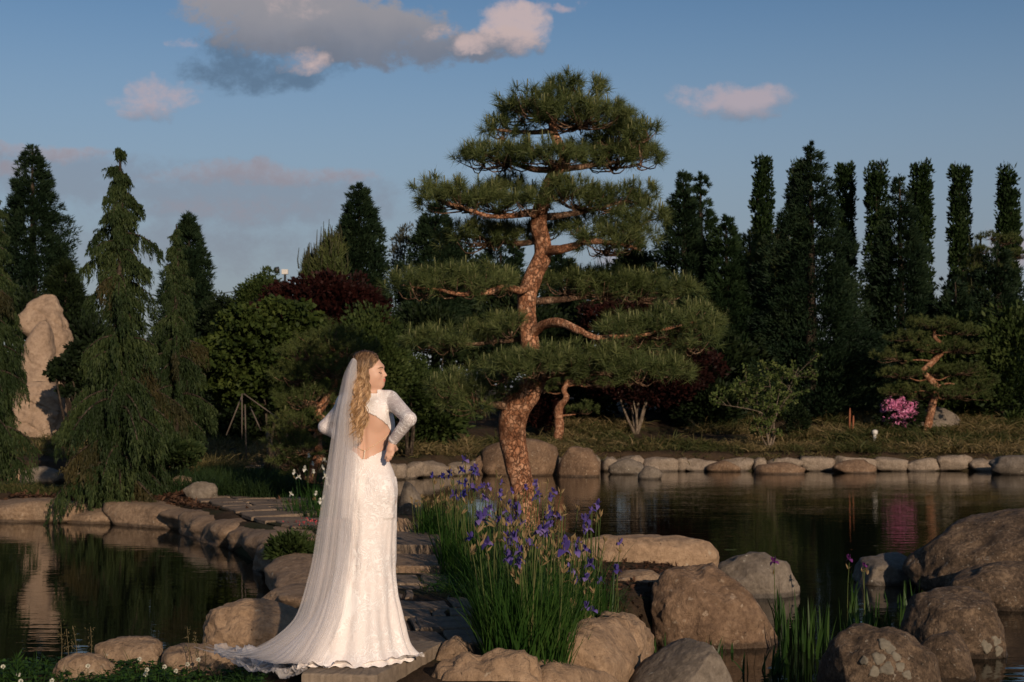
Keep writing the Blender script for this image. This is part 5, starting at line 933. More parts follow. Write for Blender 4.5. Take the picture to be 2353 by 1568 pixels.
# ---------------------------------------------------------------- the bride: one continuous body grown from a smooth distance field
BO = np.array([(838.2-CX)/FD*8.24, 8.24, BZ]); BS = 8.24/FD
def smin(a, b, k): h_ = np.clip(.5+.5*(b-a)/k, 0, 1); return b*(1-h_)+a*h_-k*h_*(1-h_)
class Field:
    def __init__(s, lo, hi, h):
        s.lo = np.array(lo, float); s.h = h; s.n = np.ceil((np.array(hi)-s.lo)/h).astype(int)+1; s.d = np.full(s.n, .5, np.float32)
    def box(s, lo, hi):
        a = np.clip(np.floor((np.array(lo)-s.lo)/s.h).astype(int), 0, s.n); b = np.clip(np.ceil((np.array(hi)-s.lo)/s.h).astype(int)+1, 0, s.n); sl = tuple(slice(p, q) for p, q in zip(a, b))
        g_ = [s.lo[i]+s.h*np.arange(a[i], b[i]) for i in range(3)]; return sl, g_[0][:, None, None], g_[1][None, :, None], g_[2][None, None, :]
    def join(s, sl, d, k, sub=False):
        s.d[sl] = -smin(-s.d[sl], d, k) if sub else smin(s.d[sl], d, k)
    def ell(s, c, r, k=.03, R=None, sub=False):
        c = np.array(c, float); r = np.array(r, float); m_ = r.max()+k*1.6; sl, X, Y, Z = s.box(c-m_, c+m_); X = X-c[0]; Y = Y-c[1]; Z = Z-c[2]
        if R is not None: X, Y, Z = [R[i][0]*X+R[i][1]*Y+R[i][2]*Z for i in range(3)]
        k0 = np.sqrt((X/r[0])**2+(Y/r[1])**2+(Z/r[2])**2); k1 = np.sqrt((X/r[0]**2)**2+(Y/r[1]**2)**2+(Z/r[2]**2)**2)
        s.join(sl, k0*(k0-1)/np.maximum(k1, 1e-6), k, sub)
    def cap(s, a, b, r0, r1, k=.03):
        a = np.array(a, float); b = np.array(b, float); m_ = max(r0, r1)+k*1.6; sl, X, Y, Z = s.box(np.minimum(a, b)-m_, np.maximum(a, b)+m_); ba = b-a
        t_ = np.clip(((X-a[0])*ba[0]+(Y-a[1])*ba[1]+(Z-a[2])*ba[2])/(ba@ba), 0, 1)
        s.join(sl, np.sqrt((X-a[0]-t_*ba[0])**2+(Y-a[1]-t_*ba[1])**2+(Z-a[2]-t_*ba[2])**2)-(r0+(r1-r0)*t_), k)
    def chain(s, P, R, k=.02):
        for i in range(len(P)-1): s.cap(P[i], P[i+1], R[i], R[i+1], k)
    def at(s, P):
        q = (np.asarray(P)-s.lo)/s.h; i = np.clip(np.floor(q).astype(int), 0, s.n-2); f = np.clip(q-i, 0, 1); r = 0
        for a in (0, 1):
            for b in (0, 1):
                for c in (0, 1): r = r+s.d[i[..., 0]+a, i[..., 1]+b, i[..., 2]+c]*(f[..., 0] if a else 1-f[..., 0])*(f[..., 1] if b else 1-f[..., 1])*(f[..., 2] if c else 1-f[..., 2])
        return r
    def surface(s, iso=0.0):
        D = s.d-iso; ins = D < 0; c = sum(ins[a:a+s.n[0]-1, b:b+s.n[1]-1, e:e+s.n[2]-1].astype(np.int8) for a in (0, 1) for b in (0, 1) for e in (0, 1))
        cells = np.argwhere((c > 0) & (c < 8)); cid = np.full(tuple(s.n-1), -1, np.int64); cid[tuple(cells.T)] = np.arange(len(cells))
        cor = {(a, b, e): D[cells[:, 0]+a, cells[:, 1]+b, cells[:, 2]+e] for a in (0, 1) for b in (0, 1) for e in (0, 1)}
        acc = np.zeros((len(cells), 3)); cnt = np.zeros(len(cells))
        for p in cor:
            for ax in range(3):
                if p[ax]: continue
                q = list(p); q[ax] = 1; q = tuple(q); v0, v1 = cor[p], cor[q]; m_ = (v0 < 0) != (v1 < 0); t_ = np.where(m_, v0/np.where(m_, v0-v1, 1), 0)
                pt = np.tile(np.array(p, float), (len(cells), 1)); pt[:, ax] = t_; acc[m_] += pt[m_]; cnt += m_
        V = s.lo+s.h*(cells+acc/cnt[:, None]); F = []
        for ax in range(3):
            o1, o2 = [(1, 2), (2, 0), (0, 1)][ax]; sl0 = [slice(None)]*3; sl1 = [slice(None)]*3; sl0[ax] = slice(0, -1); sl1[ax] = slice(1, None)
            e = np.argwhere(ins[tuple(sl0)] != ins[tuple(sl1)]); e = e[(e[:, o1] > 0) & (e[:, o2] > 0) & (e[:, o1] < s.n[o1]-1) & (e[:, o2] < s.n[o2]-1)]
            fl_ = ins[tuple(e.T)]; q = []
            for da, db in ((-1, -1), (0, -1), (0, 0), (-1, 0)): w_ = e.copy(); w_[:, o1] += da; w_[:, o2] += db; q.append(cid[tuple(w_.T)])
            q = np.stack(q, 1); q[~fl_] = q[~fl_][:, ::-1]; F.append(q)
        return V, np.concatenate(F)
# joints
SHR, ELR, WRR = (.150, .0, 1.486), (.272, -.20, 1.375), (.168, -.108, 1.243)
SHL, ELL, WRL = (-.115, .055, 1.45), (-.238, .07, 1.325), (-.10, .05, 1.24)
def torso(f):
    f.ell((.018, .01, .97), (.158, .115, .22), .02); f.ell((-.055, -.05, .93), (.085, .072, .12), .05); f.ell((.085, -.05, .93), (.085, .072, .12), .05)
    f.ell((.0, .01, 1.17), (.112, .082, .16), .05); f.ell((.012, .015, 1.335), (.155, .098, .17), .05)
    f.cap((-.12, .03, 1.458), (.125, .005, 1.478), .044, .044, .05); f.ell((-.07, -.058, 1.40), (.05, .034, .08), .04); f.ell((.078, -.058, 1.40), (.05, .034, .08), .04)
    f.ell((.055, .085, 1.345), (.065, .06, .065), .03); f.ell((-.08, .085, 1.345), (.065, .06, .065), .03)
    f.cap((-.02, .005, 1.53), (-.11, .01, 1.478), .034, .036, .04); f.cap((.02, .005, 1.535), (.10, .005, 1.488), .034, .034, .04)
def arms(f):
    f.cap(SHR, ELR, .043, .033, .03); f.cap(ELR, WRR, .033, .022, .015); f.cap(SHL, ELL, .043, .033, .03); f.cap(ELL, WRL, .033, .022, .015)
HEAD = np.array([.022, .015, 1.645]); th = math.radians(13); hf = np.array([math.cos(th), -math.sin(th), .06]); hf /= np.linalg.norm(hf); hu = np.array([-.06*math.cos(th), .06*math.sin(th), 1]); hu -= hf*(hu@hf); hu /= np.linalg.norm(hu); hs = np.cross(hf, hu)   # forward, up, side towards the lens
if hs[1] > 0: hs = -hs
HR = [hf, hs, hu]
def hp(a, s_, u): return HEAD+hf*a+hs*s_+hu*u
def head(f):
    e = lambda c, r, k=.02, sub=False: f.ell(hp(*c), r, k, HR, sub)
    f.cap((-.015, .02, 1.46), hp(-.02, 0, -.05), .052, .044, .035)
    e((-.018, 0, .032), (.092, .074, .078)); e((.022, 0, -.018), (.066, .06, .088), .03); e((.036, 0, -.066), (.046, .042, .026), .03); e((.068, 0, -.080), (.016, .019, .014), .022)
    for sg in (-1, 1): e((.045, sg*.036, -.028), (.034, .022, .026), .025); e((.0, sg*.052, -.052), (.03, .012, .03), .03)
    e((.076, 0, .026), (.014, .042, .012), .02)                     # brow
    for sg in (-1, 1): e((.092, sg*.03, -.004), (.016, .017, .012), .012, True); e((.070, sg*.031, -.006), (.0135, .015, .0115), .006)
    f.cap(hp(.082, 0, .010), hp(.1035, 0, -.026), .0065, .0075, .012)
    for sg in (-1, 1): e((.092, sg*.009, -.031), (.009, .006, .006), .006)
    e((.078, 0, -.052), (.014, .024, .018), .012); e((.0905, 0, -.0475), (.0085, .018, .0055), .004); e((.0885, 0, -.0585), (.0085, .016, .0062), .004)
def hands(f):
    w_ = np.array(WRR); pc_ = w_+np.array([-.008, -.022, -.045]); f.cap(w_, pc_, .020, .020, .012); f.ell(pc_, (.024, .013, .034), .010)
    tips = [(.128, -.128, 1.146), (.137, -.136, 1.133), (.149, -.138, 1.131), (.161, -.134, 1.142)]
    for k, tp_ in enumerate(tips): b = pc_+np.array([-.018+.0122*k, -.006, -.020+.002*(k in (0, 3))*3]); m_ = b*.5+np.array(tp_)*.5+np.array([0, -.007, .002]); f.chain([b, m_, np.array(tp_)], [.0076, .0068, .0055], .0025)
    f.chain([w_+np.array([.012, -.004, -.02]), w_+np.array([.022, .022, -.042]), w_+np.array([.006, .045, -.058])], [.012, .010, .008], .006)
    w_ = np.array(WRL); pc_ = w_+np.array([.012, -.02, -.04]); f.cap(w_, pc_, .023, .025, .015); f.ell(pc_, (.03, .014, .034), .012)
    for k in range(4): b = pc_+np.array([-.02+.0145*k, -.006, -.022]); f.chain([b, b+np.array([.006, -.006, -.03]), b+np.array([.014, -.002, -.055])], [.009, .0083, .0068], .004)
    f.chain([w_+np.array([-.01, 0, -.02]), w_+np.array([-.018, .022, -.04]), w_+np.array([-.004, .045, -.055])], [.012, .010, .008], .006)
body = Field((-.34, -.28, .02), (.36, .24, 1.80), .0058)
torso(body); arms(body); head(body); hands(body)
body.ell((.004, -.112, 1.30), (.006, .030, .14), .028, None, True)
for sx in (-1, 1): body.chain([(.015+sx*.08, -.01, .92), (.015+sx*.065, .0, .50), (.01+sx*.055, -.02, .12)], [.085, .055, .038], .03); body.chain([(.01+sx*.055, -.03, .09), (.01+sx*.055, .10, .035)], [.034, .028], .02)
def skin_mat(name, c, rough=.5):
    m, t, out = new_mat(name); tc_ = t.add('ShaderNodeTexCoord'); n_, _ = t.noise(tc_.outputs['Object'], 60, 3); n3, _ = t.noise(tc_.outputs['Object'], 9, 3)
    principled(t, out, t.mix(n3, tuple(x*.93 for x in c), tuple(min(1, x*1.05) for x in c)), rough, .3, n_, .06, .002, Subsurface_Weight=.12, Subsurface_Radius=(.012, .005, .003), Subsurface_Scale=.5); return m
M_SKIN = skin_mat('skin', (.58, .35, .245)); M_LIP = skin_mat('lips', (.55, .17, .125), .35); M_NAIL = skin_mat('nails', (.78, .55, .48), .25)
person = thing('person', 'bride in a white lace gown and long veil, seen from behind with hands on hips', 'person', BO)
V, F = body.surface(); fc = V[F].mean(1); q = fc-HEAD; fa, fs, fu = q@hf, q@hs, q@hu; mi = np.zeros(len(F), int)
mi[(fa > .078) & (np.abs(fs) < .0165*np.clip((fa-.072)/.022, 0, 1)) & (fu < -.0450) & (fu > -.0625)] = 1
bo = link('body', mesh_data('body', V, F, [M_SKIN, M_LIP], True, mi), person)
bo.modifiers.new('smooth', 'SMOOTH').iterations = 2
# brows and lashes lie on the face
def on_face(pts, f_, lift=.0012):
    P = np.array([hp(*p) for p in pts]); 
    for _ in range(12): P = P-hf*(f_.at(P)-lift)[:, None]*.8
    return P
M_BROW = plain_mat('brow_hair', (.09, .05, .03), .8); mb = MB(); ml = MB()
for sg in (-1, 1):
    P = on_face(spline([(.09, sg*.012, .0165), (.088, sg*.026, .0215), (.08, sg*.040, .0185), (.07, sg*.047, .012)], 14), body); mb.add(*tube(P, np.array([.0016]*3+[.0021]*5+[.0016]*3+[.001]*3), 5))
    P = on_face(spline([(.086, sg*.019, -.009), (.086, sg*.029, -.0125), (.08, sg*.039, -.0115), (.07, sg*.047, -.007)], 14), body); ml.add(*tube(P, np.linspace(.0012, .0022, 14), 5))
    ml.add(*leaf_tri(P[3:], hf*.8+hs*sg*.5-hu*.5+np.zeros((11, 3)), .008, .0022))
mb.obj('eyebrows', [M_BROW], None).parent = person; ml.obj('eyelashes', [M_BROW], None).parent = person

# ---- gown: lace bodice and sleeves
def lace_mat(name, hem=True, sheer=False):
    m, t, out = new_mat(name); tc_ = t.add('ShaderNodeTexCoord'); v = tc_.outputs['Object']
    wv_ = t.mix(.10, v, t.noise(v, 9, 2)[1])
    def contour(sc, wd, off=.5): n_ = t.noise(wv_, sc, 1.5, .45, .8)[0]; return t.ss(t.m('ABSOLUTE', t.m('SUBTRACT', n_, off)), wd, wd*.25)
    reg = t.ss(t.noise(v, 6.0, 2)[0], .40, .56)
    cords = t.m('MAXIMUM', contour(17, .034), t.m('MAXIMUM', contour(17, .026, .40), t.m('MAXIMUM', contour(17, .026, .60), t.m('MULTIPLY', contour(38, .05), .7))))
    l_ = t.m('MULTIPLY', cords, t.m('ADD', .35, t.m('MULTIPLY', reg, .65)), clamp=True); fine, _ = t.noise(v, 260, 2)
    col = t.mix(l_, (.73, .66, .62) if not sheer else (.50, .44, .425), (.85, .815, .785))
    vb = t.add('ShaderNodeTexVoronoi'); t.l.new(v, vb.inputs['Vector']); vb.inputs['Scale'].default_value = 130; bead = t.m('MULTIPLY', t.ss(vb.outputs['Distance'], .22, .10), l_)
    rough = t.m('SUBTRACT', .55, t.m('MULTIPLY', bead, .40))
    h_ = t.m('ADD', l_, t.m('ADD', t.m('MULTIPLY', bead, .6), t.m('MULTIPLY', fine, .15)))
    principled(t, out, col, rough, .4, h_, .5, .0035); return m
M_LACE = lace_mat('lace'); M_SLEEVE = lace_mat('sheer_lace', sheer=True)
bod = Field((-.34, -.28, .88), (.36, .24, 1.58), .0048); torso(bod); arms(bod)
V, F = bod.surface(.0065)
OP = np.array([(.005, 1.412), (.04, 1.405), (.071, 1.391), (.105, 1.367), (.137, 1.3375), (.155, 1.3015), (.150, 1.263), (.131, 1.231), (.12, 1.195), (.075, 1.174), (.042, 1.159), (.012, 1.142), (-.004, 1.142), (-.035, 1.175), (-.075, 1.20), (-.125, 1.225), (-.155, 1.27), (-.155, 1.31), (-.13, 1.36), (-.09, 1.392), (-.04, 1.41)])
sv = poly_sdf(V[:, [0, 2]], OP); isarm = np.zeros(len(V))
def segd(P, a, b): a = np.array(a); b = np.array(b); t_ = np.clip(((P-a)@(b-a))/((b-a)@(b-a)), 0, 1); return np.linalg.norm(P-a-t_[:, None]*(b-a), axis=1)
da = np.minimum(np.minimum(segd(V, SHR, ELR), segd(V, ELR, WRR)), np.minimum(segd(V, SHL, ELL), segd(V, ELL, WRL)))
bdist = bod.at(V); armv = da < .062
openv = (sv > 0) & (V[:, 1] < .05) & ~((da < .05) & (V[:, 0] > .12)) & ~((da < .05) & (V[:, 0] < -.15))
neck = (V[:, 2] > 1.530-.10*np.abs(V[:, 0]+.01)) & (np.abs(V[:, 0]+.01) < .085)
# pull rim vertices onto the opening's edge so that it ends in a clean line
near = (np.abs(sv) < .005) & (V[:, 1] < .05) & ~openv
gr = (poly_sdf(V[:, [0, 2]]+[.001, 0], OP)-poly_sdf(V[:, [0, 2]]-[.001, 0], OP))/.002, (poly_sdf(V[:, [0, 2]]+[0, .001], OP)-poly_sdf(V[:, [0, 2]]-[0, .001], OP))/.002
V[near, 0] -= gr[0][near]*sv[near]; V[near, 2] -= gr[1][near]*sv[near]
def wrist_cut(a, b): a = np.array(a); b = np.array(b); d_ = unit(b-a); return (V-b)@d_ > -.004
drop = openv | neck | (V[:, 2] < .925) | (wrist_cut(ELR, WRR) & (segd(V, ELR, WRR) < .05)) | (wrist_cut(ELL, WRL) & (segd(V, ELL, WRL) < .05))
keep = ~drop[F].any(1); fa_ = (da < .052)[F].all(1) & (np.abs(V[F].mean(1)[:, 0]+.017) > .13)
V2 = V+.0022*unit(V-np.array([0, .01, 0])*1)*np.array([1, 1, 0])*fbm(V*38, 6, 2)[:, None]
dress = bpy.data.objects.new('gown', None); COL.objects.link(dress); dress.parent = person
def sub(Fk):
    ids, inv_ = np.unique(Fk.ravel(), return_inverse=True); return V2[ids], inv_.reshape(Fk.shape)
a, b = sub(F[keep & ~fa_]); o = link('bodice', mesh_data('bodice', a, b, M_LACE), dress); o.modifiers.new('smooth', 'SMOOTH').iterations = 1
for sg in (-1, 1):
    a, b = sub(F[keep & fa_ & (V[F].mean(1)[:, 0]*sg > 0)]); o = link('sleeve', mesh_data('sleeve', a, b, M_SLEEVE), dress); o.modifiers.new('smooth', 'SMOOTH').iterations = 1
# ---- skirt: loft that follows the hips and flares to the floor
NT_, NZ = 200, 170
pz = np.array([0.0, .03, .08, .14, .22, .35, .5, .7, .85, 1.0, 1.15]); pr_ = np.array([.30, .275, .25, .232, .214, .190, .179, .179, .184, .188, .19]); plf = np.array([-.50, -.46, -.41, -.35, -.29, -.215, -.158, -.13, -.13, -.15, -.15]); pb = np.array([-.37, -.35, -.32, -.30, -.27, -.225, -.185, -.155, -.15, -.15, -.15]); pf = np.array([.30, .28, .26, .25, .23, .20, .175, .15, .13, .12, .12])
zz = np.concatenate([np.linspace(1.04, .30, 90), np.linspace(.295, .004, NZ-90)]); tt_ = np.linspace(0, 2*math.pi, NT_, endpoint=False); Vs = np.zeros((NZ, NT_, 3))
for i, z in enumerate(zz):
    r_, l_, b_, f_ = [np.interp(z, pz, q) for q in (pr_, plf, pb, pf)]; cx = np.interp(z, [0, .3, 1], [-.06, -.02, .018]); cy = np.interp(z, [0, .4, 1], [-.02, 0, 0]); c_, s_ = np.cos(tt_), np.sin(tt_)
    ax = np.where(c_ > 0, r_-cx, cx-l_); ay = np.where(s_ > 0, f_-cy, cy-b_); rad = 1/np.sqrt((c_/ax)**2+(s_/ay)**2)
    if z > .80:                                                     # follow the hips
        rr = np.linspace(.05, .30, 90); P = np.stack([cx+c_[:, None]*rr, cy+s_[:, None]*rr, np.full((NT_, 90), z)], -1); d_ = bod.at(P); k = np.argmax(d_ > .0085, axis=1); rb = rr[k]; w_ = sst(z, .90, 1.0); rad = np.maximum(rad*(1-w_)+rb*w_, rb)
    low_ = sst(z, .75, .05); fold = .020*np.sin(tt_*9+2.0*np.sin(tt_*2)+z*2)*low_+.012*np.sin(tt_*17+1.3+z*4)*low_
    drape = .010*np.sin(tt_*4+z*11)*sst(z, .95, .6)*sst(z, .1, .4)
    rad = rad*(1+fold*2.2)+drape*.5+.004*fbm(np.stack([c_*4, s_*4, np.full(NT_, z*5)], 1), 3, 3)
    if z < .06: rad = rad+(.06-z)*.5*(.5+.5*fbm(np.stack([c_*5, s_*5, 0*c_], 1), 8, 3))
    Vs[i] = np.stack([cx+c_*rad, cy+s_*rad, np.full(NT_, z)], 1)
Vs[..., 2] += .006*np.sin(tt_*31)[None]*sst(zz, .03, .0)[:, None]
fl_m, t, out = new_mat('gown_satin_and_lace'); tc_ = t.add('ShaderNodeTexCoord'); M_SKIRT = M_LACE
Fs = grid_faces(NZ, NT_, True)
# the satin inset (no lace) of the train side is its own material
m_, t, out = new_mat('tulle_over_satin'); tc_ = t.add('ShaderNodeTexCoord'); n_, _ = t.noise(t.scalevec(tc_.outputs['Object'], (18, 18, 3)), 2.4, 4)
principled(t, out, t.mix(n_, (.74, .69, .66), (.84, .80, .775)), .55, .3, n_, .3, .02); M_SATIN = m_
fcn = Vs.reshape(-1, 3)[Fs].mean(1); ang = np.arctan2(fcn[:, 1], fcn[:, 0]+.02); inset = (fcn[:, 2] < .62) & (fcn[:, 0]+.06*np.sin(fcn[:, 2]*14)+.02*fbm(fcn*9, 2, 3) < -.055+.18*(.62-fcn[:, 2])*0-.14*(.55-fcn[:, 2])) & (fcn[:, 2] > .05)
link('skirt', mesh_data('skirt', Vs.reshape(-1, 3), Fs, [M_LACE, M_SATIN], True, inset.astype(int)), dress)
# ruffled lace hem lying on the slab
def ground_rel(X, Y_):
    """height of what the train lies on, relative to the slab top"""
    wx, wy = X+BO[0], Y_+BO[1]; off = sst(wx, -1.02, -1.30); return -off*.085-sst(wx, -1.3, -1.75)*.02
def sheet(name, mats, outline_in, outline_out, nv, nu, lift, ruff, seed, parent):
    A_ = spline(outline_in, nu); B_ = spline(outline_out, nu); v_ = np.linspace(0, 1, nv)[:, None, None]; P = A_[None]*(1-v_)+B_[None]*v_; P = np.concatenate([P, np.zeros((nv, nu, 1))], 2) if P.shape[2] == 2 else P
    g_ = 1.2*fbm(np.stack([P[..., 0]*11, P[..., 1]*11, np.full(P.shape[:2], seed*1.7)], -1), seed, 4)
    P[..., 2] = P[..., 2]+ground_rel(P[..., 0], P[..., 1])+lift+ruff*(.55+g_*.6)*(.35+v_[..., 0]); P[..., 2] = np.maximum(P[..., 2], ground_rel(P[..., 0], P[..., 1])+.006)
    return link(name, mesh_data(name, P.reshape(-1, 3), grid_faces(nv, nu), mats), parent)
M_HEM = lace_mat('hem_lace')
sheet('lace_hem', M_HEM, [(-.30, -.30), (-.15, -.34), (0, -.32), (.12, -.27), (.20, -.2), (.22, -.1)], [(-.33, -.37), (-.16, -.405), (0, -.375), (.15, -.325), (.33, -.20), (.355, -.13)], 18, 220, .006, .030, 3, dress)
def tulle(name, amt, col=(.82, .78, .77), sc=(40, 40, 4)):
    m, t, out = new_mat(name); tc_ = t.add('ShaderNodeTexCoord'); d = t.add('ShaderNodeBsdfDiffuse'); t.put(d.inputs[0], col); tr = t.add('ShaderNodeBsdfTranslucent'); t.put(tr.inputs[0], col); ms = t.add('ShaderNodeMixShader'); ms.inputs[0].default_value = .5; t.l.new(d.outputs[0], ms.inputs[1]); t.l.new(tr.outputs[0], ms.inputs[2])
    tp_ = t.add('ShaderNodeBsdfTransparent'); mx = t.add('ShaderNodeMixShader'); lw = t.add('ShaderNodeLayerWeight'); lw.inputs[0].default_value = .35
    t.put(mx.inputs[0], t.m('MULTIPLY', t.m('ADD', amt, t.m('MULTIPLY', lw.outputs['Facing'], .22)), 1.0, clamp=True)); t.l.new(tp_.outputs[0], mx.inputs[1]); t.l.new(ms.outputs[0], mx.inputs[2]); t.l.new(mx.outputs[0], out.inputs[0]); return m
M_TULLE = tulle('veil_tulle', .28); M_TULLE2 = tulle('train_tulle', .45)
sheet('train', M_TULLE2, [(-.24, .10), (-.34, -.05), (-.38, -.15), (-.36, -.25), (-.28, -.32)], [(-.98, .56), (-.92, .25), (-.74, .0), (-.52, -.20), (-.30, -.40)], 60, 120, .012, .055, 5, dress)
sheet('train', M_TULLE2, [(-.22, .14), (-.32, -.02), (-.36, -.12), (-.34, -.22), (-.26, -.30)], [(-.84, .50), (-.78, .22), (-.62, .0), (-.46, -.22), (-.32, -.36)], 60, 120, .02, .075, 6, dress)
sheet('train', M_HEM, [(-.22, .14), (-.32, -.02), (-.36, -.12), (-.34, -.22), (-.26, -.30)], [(-.56, .36), (-.52, .16), (-.46, -.04), (-.42, -.24), (-.32, -.37)], 40, 100, .01, .05, 8, dress)
# ---- veil: three pleated layers of tulle from the crown to the train
vz = [(-.058, -.075, 1.722), (-.075, -.105, 1.64), (-.085, -.125, 1.52), (-.095, -.15, 1.40), (-.10, -.165, 1.25), (-.115, -.19, 1.05), (-.135, -.215, .80), (-.165, -.25, .52), (-.23, -.30, .25), (-.36, -.34, .045), (-.46, -.30, .03)]
hwv = [.022, .040, .058, .072, .086, .096, .105, .118, .135, .17, .24]
def veil(layer, seed, wf=1.0, sh=0.0):
    nz_, nx = 100, 110; C_ = spline(vz, nz_); C_[:, 0] += sh*np.linspace(0.2, 1, nz_); W_ = wf*np.interp(np.linspace(0, 1, nz_), np.linspace(0, 1, len(hwv)), hwv); u = np.linspace(-1, 1, nx); t_ = np.linspace(0, 1, nz_)[:, None]
    ph = 9.0*vn(np.stack([u*2.6, np.full(nx, seed*3.1), np.zeros(nx)], 1), seed)+4*vn(np.stack([u*6, np.full(nx, seed*2.1), np.zeros(nx)], 1), seed+2); pl_a = (.0015+.004*t_)*(1+.9*vn(np.stack([u*4, np.full(nx, seed*1.3), np.zeros(nx)], 1), seed+4))
    x = C_[:, :1]+W_[:, None]*u*(1-.04*layer)+.012*np.sin(u*3+t_*5+seed)*t_-.02*layer*t_
    y = C_[:, 1:2]-.012*layer+.014*t_*np.sin(u*6.5+seed*1.7+1.2*np.sin(t_*2.5+seed))+.022*(u**2)*(1-t_)+pl_a*np.sin(u*(26-3*layer)+ph+.8*np.sin(t_*4+seed))+.35*W_[:, None]*np.clip(-u, 0, 1)**2*(1-.3*t_)
    z = C_[:, 2:]*np.ones(nx)-.018*(u**2)*(1-t_)+0*u
    x = x-.24*np.clip(-u, 0, 1)*sst(t_, .78, 1.0)*(1+.3*layer)
    z = np.maximum(z, ground_rel(x, y)+.010+.012*layer+.02*np.abs(np.sin(u*9+seed))*sst(t_, .8, 1)); y = y+.45*np.clip(-u, 0, 1)*sst(t_, .82, 1.0)
    P = np.stack([x, y, z], -1); P = P+.004*np.stack([fbm(P*[14, 14, 4]+k*7, seed, 2) for k in range(3)], -1)*t_[..., None]
    return link('veil', mesh_data('veil', P.reshape(-1, 3), grid_faces(nz_, nx), M_TULLE), person)
for k, (wf, sh) in enumerate([(1.0, 0), (.93, .008), (.74, .025), (.52, .038)]): veil(k, 3+k, wf, sh)
# ---- hair: a cap on the skull and long wavy strands
L_HAIR = leaf_mat('blonde_hair', [(.10, .055, .026), (.24, .14, .066), (.38, .24, .125), (.52, .36, .20)], trans=.08, rough=.38, spec=.5, namt=.15, nscale=8)
hm, t, out = new_mat('balayage_hair'); g_ = t.add('ShaderNodeNewGeometry'); tc_ = t.add('ShaderNodeTexCoord'); sx_ = t.add('ShaderNodeSeparateXYZ'); t.l.new(tc_.outputs['Object'], sx_.inputs[0])
nz_ = t.noise(t.scalevec(tc_.outputs['Object'], (1, 1, .12)), 42, 2)[0]; f_ = t.m('ADD', t.m('MULTIPLY', g_.outputs['Random Per Island'], .45), t.m('MULTIPLY', t.ss(nz_, .35, .65), .55))
root = t.ss(sx_.outputs[2], 1.52, 1.74)
col = t.mix(root, t.ramp(f_, [(0, (.12, .065, .03)), (.5, (.36, .21, .10)), (1, (.60, .40, .22))]), t.ramp(f_, [(0, (.045, .025, .014)), (.6, (.14, .08, .042)), (1, (.34, .22, .12))]))
principled(t, out, col, .42, .45); L_HAIR = hm
M_HBASE = plain_mat('hair_roots', (.13, .075, .04), .5, .4, .3, 60)
hair = MB(); gh = np.random.default_rng(5)
hc = Field((-.14, -.14, 1.20), (.16, .14, 1.80), .005); hc.ell(hp(-.022, 0, .034), (.096, .081, .082), .02, HR); hc.ell(hp(-.05, .028, -.03), (.052, .056, .075), .03, HR)
V, F = hc.surface(-.004); q = V-HEAD; fa, fs, fu = q@hf, q@hs, q@hu
face = (fa > .038-.30*np.clip(fu-.03, -.05, .0)+.55*np.clip(fu-.035, 0, .1)) & (fu < .098)
kp = ~(face | (fu < -.045))[F].any(1); ids, inv_ = np.unique(F[kp].ravel(), return_inverse=True); hair.add(V[ids], inv_.reshape(-1, 4), 1)
def strand(P, r, ph, amp, wl, n=44):
    P = spline(P, n); s_ = np.r_[0, np.cumsum(np.linalg.norm(np.diff(P, axis=0), axis=1))]; a_ = amp*sst(s_, .10, .30); T, A, B_ = frames(P)
    k = s_/wl*2*math.pi+ph; P = P+np.stack([np.cos(k)*a_, -.55*np.sin(k)*a_, 0*k], 1); rr = r*np.sin(math.pi*np.clip(np.linspace(.06, 1, n), 0, 1)*.93)**.35
    hair.add(*tube(P, rr, 3), 0)
def proj(P, off):                                                  # lift points onto the hair cap
    P = np.array(P, float)
    for _ in range(10):
        e = 1e-3; d0 = hc.at(P); gdt = np.stack([hc.at(P+np.eye(3)[k]*e)-d0 for k in range(3)], -1)/e; P = P-unit(gdt)*(d0-off)[:, None]
    return P
for lock in range(19):
    side_ = lock/18; ph0 = gh.uniform(0, 6.28)*0+lock*.22; wl = gh.uniform(.125, .15); L0 = gh.uniform(-.012, .012)
    for k in range(38):
        j = lambda s_: gh.normal()*s_
        a0 = .066-.125*side_+j(.010); st = hp(a0, .010+j(.01), .118-.25*max(0, .02-a0)); p1 = hp(a0*.62-.004+j(.005), .076, .055+j(.01)); p2 = hp(a0*.44-.016+j(.005), .084, -.005+j(.006))
        sk = proj([st, p1, p2], .003+abs(j(.005))); xe = .010-.085*side_; yo = -.012*math.sin(math.pi*side_)
        q1, q2 = j(.0055), j(.009)
        p3 = np.array([.032-.105*side_+j(.006), -.085+yo+j(.008), 1.585])
        pts = list(sk)+[p3, np.array([xe*.95+.006+q1, -.112+yo+q2, 1.51]), np.array([xe+q1*1.1, -.132+yo+q2*1.1, 1.42]), np.array([xe*.95-.008+q1*1.2, -.132+yo+q2*1.2, 1.34]), np.array([xe*.75-.028+q1, -.130+yo+q2, 1.275+L0+j(.008)]), np.array([xe*.5-.046+q1, -.125+q2, 1.242+L0+.03*(1-side_)*gh.random()+j(.010)]), np.array([xe*.45-.066+q1, -.132+q2, 1.262+L0+j(.010)])]
        strand(pts, .0026+abs(j(.0005)), ph0+j(.09), .017+.004*gh.random(), wl, 34)
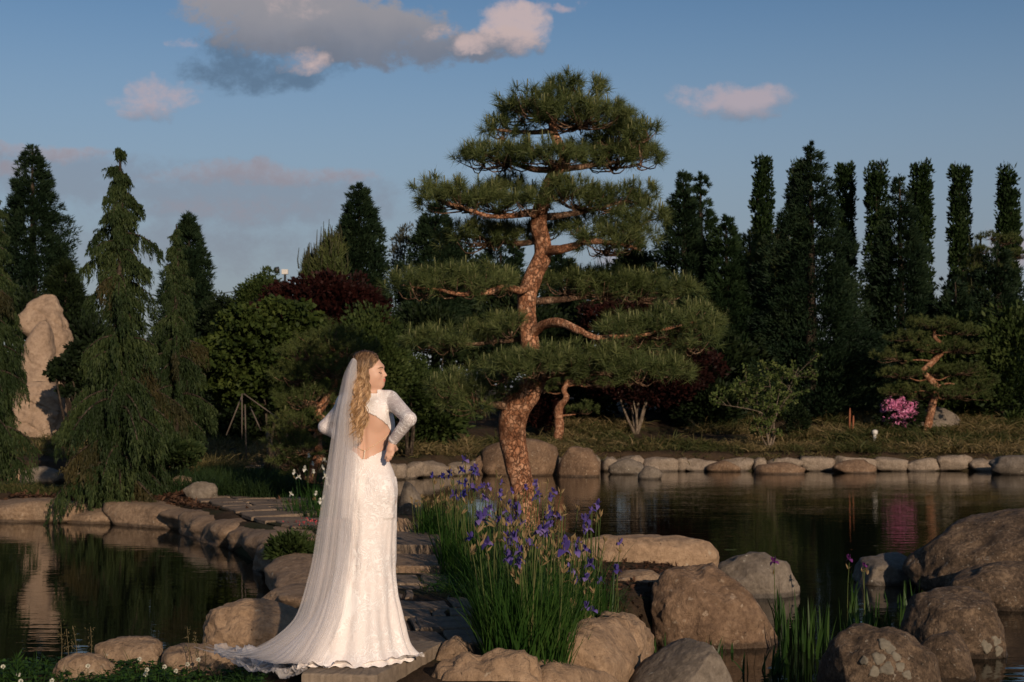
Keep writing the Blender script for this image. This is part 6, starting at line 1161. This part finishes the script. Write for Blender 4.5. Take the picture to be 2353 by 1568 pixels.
# swept-back front hair above the forehead
for k in range(260):
    j = lambda s_: gh.normal()*s_; a0 = gh.uniform(-.03, .090); hgt = .112-.9*max(0, a0-.03)**1.2
    pts = proj([hp(a0, .004+j(.006), .12), hp(a0+.004, .035, .092-.3*max(0, a0-.04)+j(.004)), hp(a0*.85-.004+j(.003), .058, .062+j(.006)), hp(a0*.62-.012, .072, .034+j(.006)), hp(-.035+j(.01), .078, .012+j(.008)), hp(-.055+j(.008), .06, -.01)], .004+abs(j(.003)))
    strand(pts, .0021, j(2), .0025, .09, 26)
hair.obj('hair', [L_HAIR, M_HBASE], None).parent = person
# ---- pearl string over the open back, buttons, ring
M_PEARL = plain_mat('pearl', (.78, .66, .52), .25, .5, .05); bm1, bf1 = ico(2); pm = mesh_data('pearl', bm1*.0042, bf1, M_PEARL); M_GOLD = plain_mat('gold_chain', (.62, .42, .22), .35, .5, .1)
nl = bpy.data.objects.new('pearl_string', None); COL.objects.link(nl); nl.parent = person
def on_back(P, lift=.004):
    P = np.array(P, float); P[:, 1] = -.25
    for _ in range(60): P[:, 1] += np.clip((body.at(P)-lift)*.8, -.01, .02)
    return P
c0 = on_back(spline([(-.06, 0, 1.232), (-.03, 0, 1.208), (.002, 0, 1.193), (.012, 0, 1.193), (.06, 0, 1.222), (.11, 0, 1.256), (.146, 0, 1.288)], 80))
mb = MB(); mb.add(*tube(c0, .0017, 5)); o = mb.obj('chain', [M_GOLD], None); o.parent = nl
for p in on_back(np.array([(.008-.0006*k*1.6, 0, 1.190-.0078*k) for k in range(7)]), .005): link('pearl', pm, nl, p)
for p in c0[40::3]: o = link('pearl', pm, nl, p); o.scale = (.5, .5, .5)
mb = MB(); rp = np.array(WRR)+np.array([-.008-.022+.0148*2, -.034, -.045-.034]); a_ = np.linspace(0, 2*math.pi, 17); mb.add(*tube(np.stack([rp[0]+.0105*np.cos(a_), rp[1]+.0105*np.sin(a_), np.full(17, rp[2])], 1), .0014, 5)); mb.obj('ring', [M_GOLD], None).parent = person
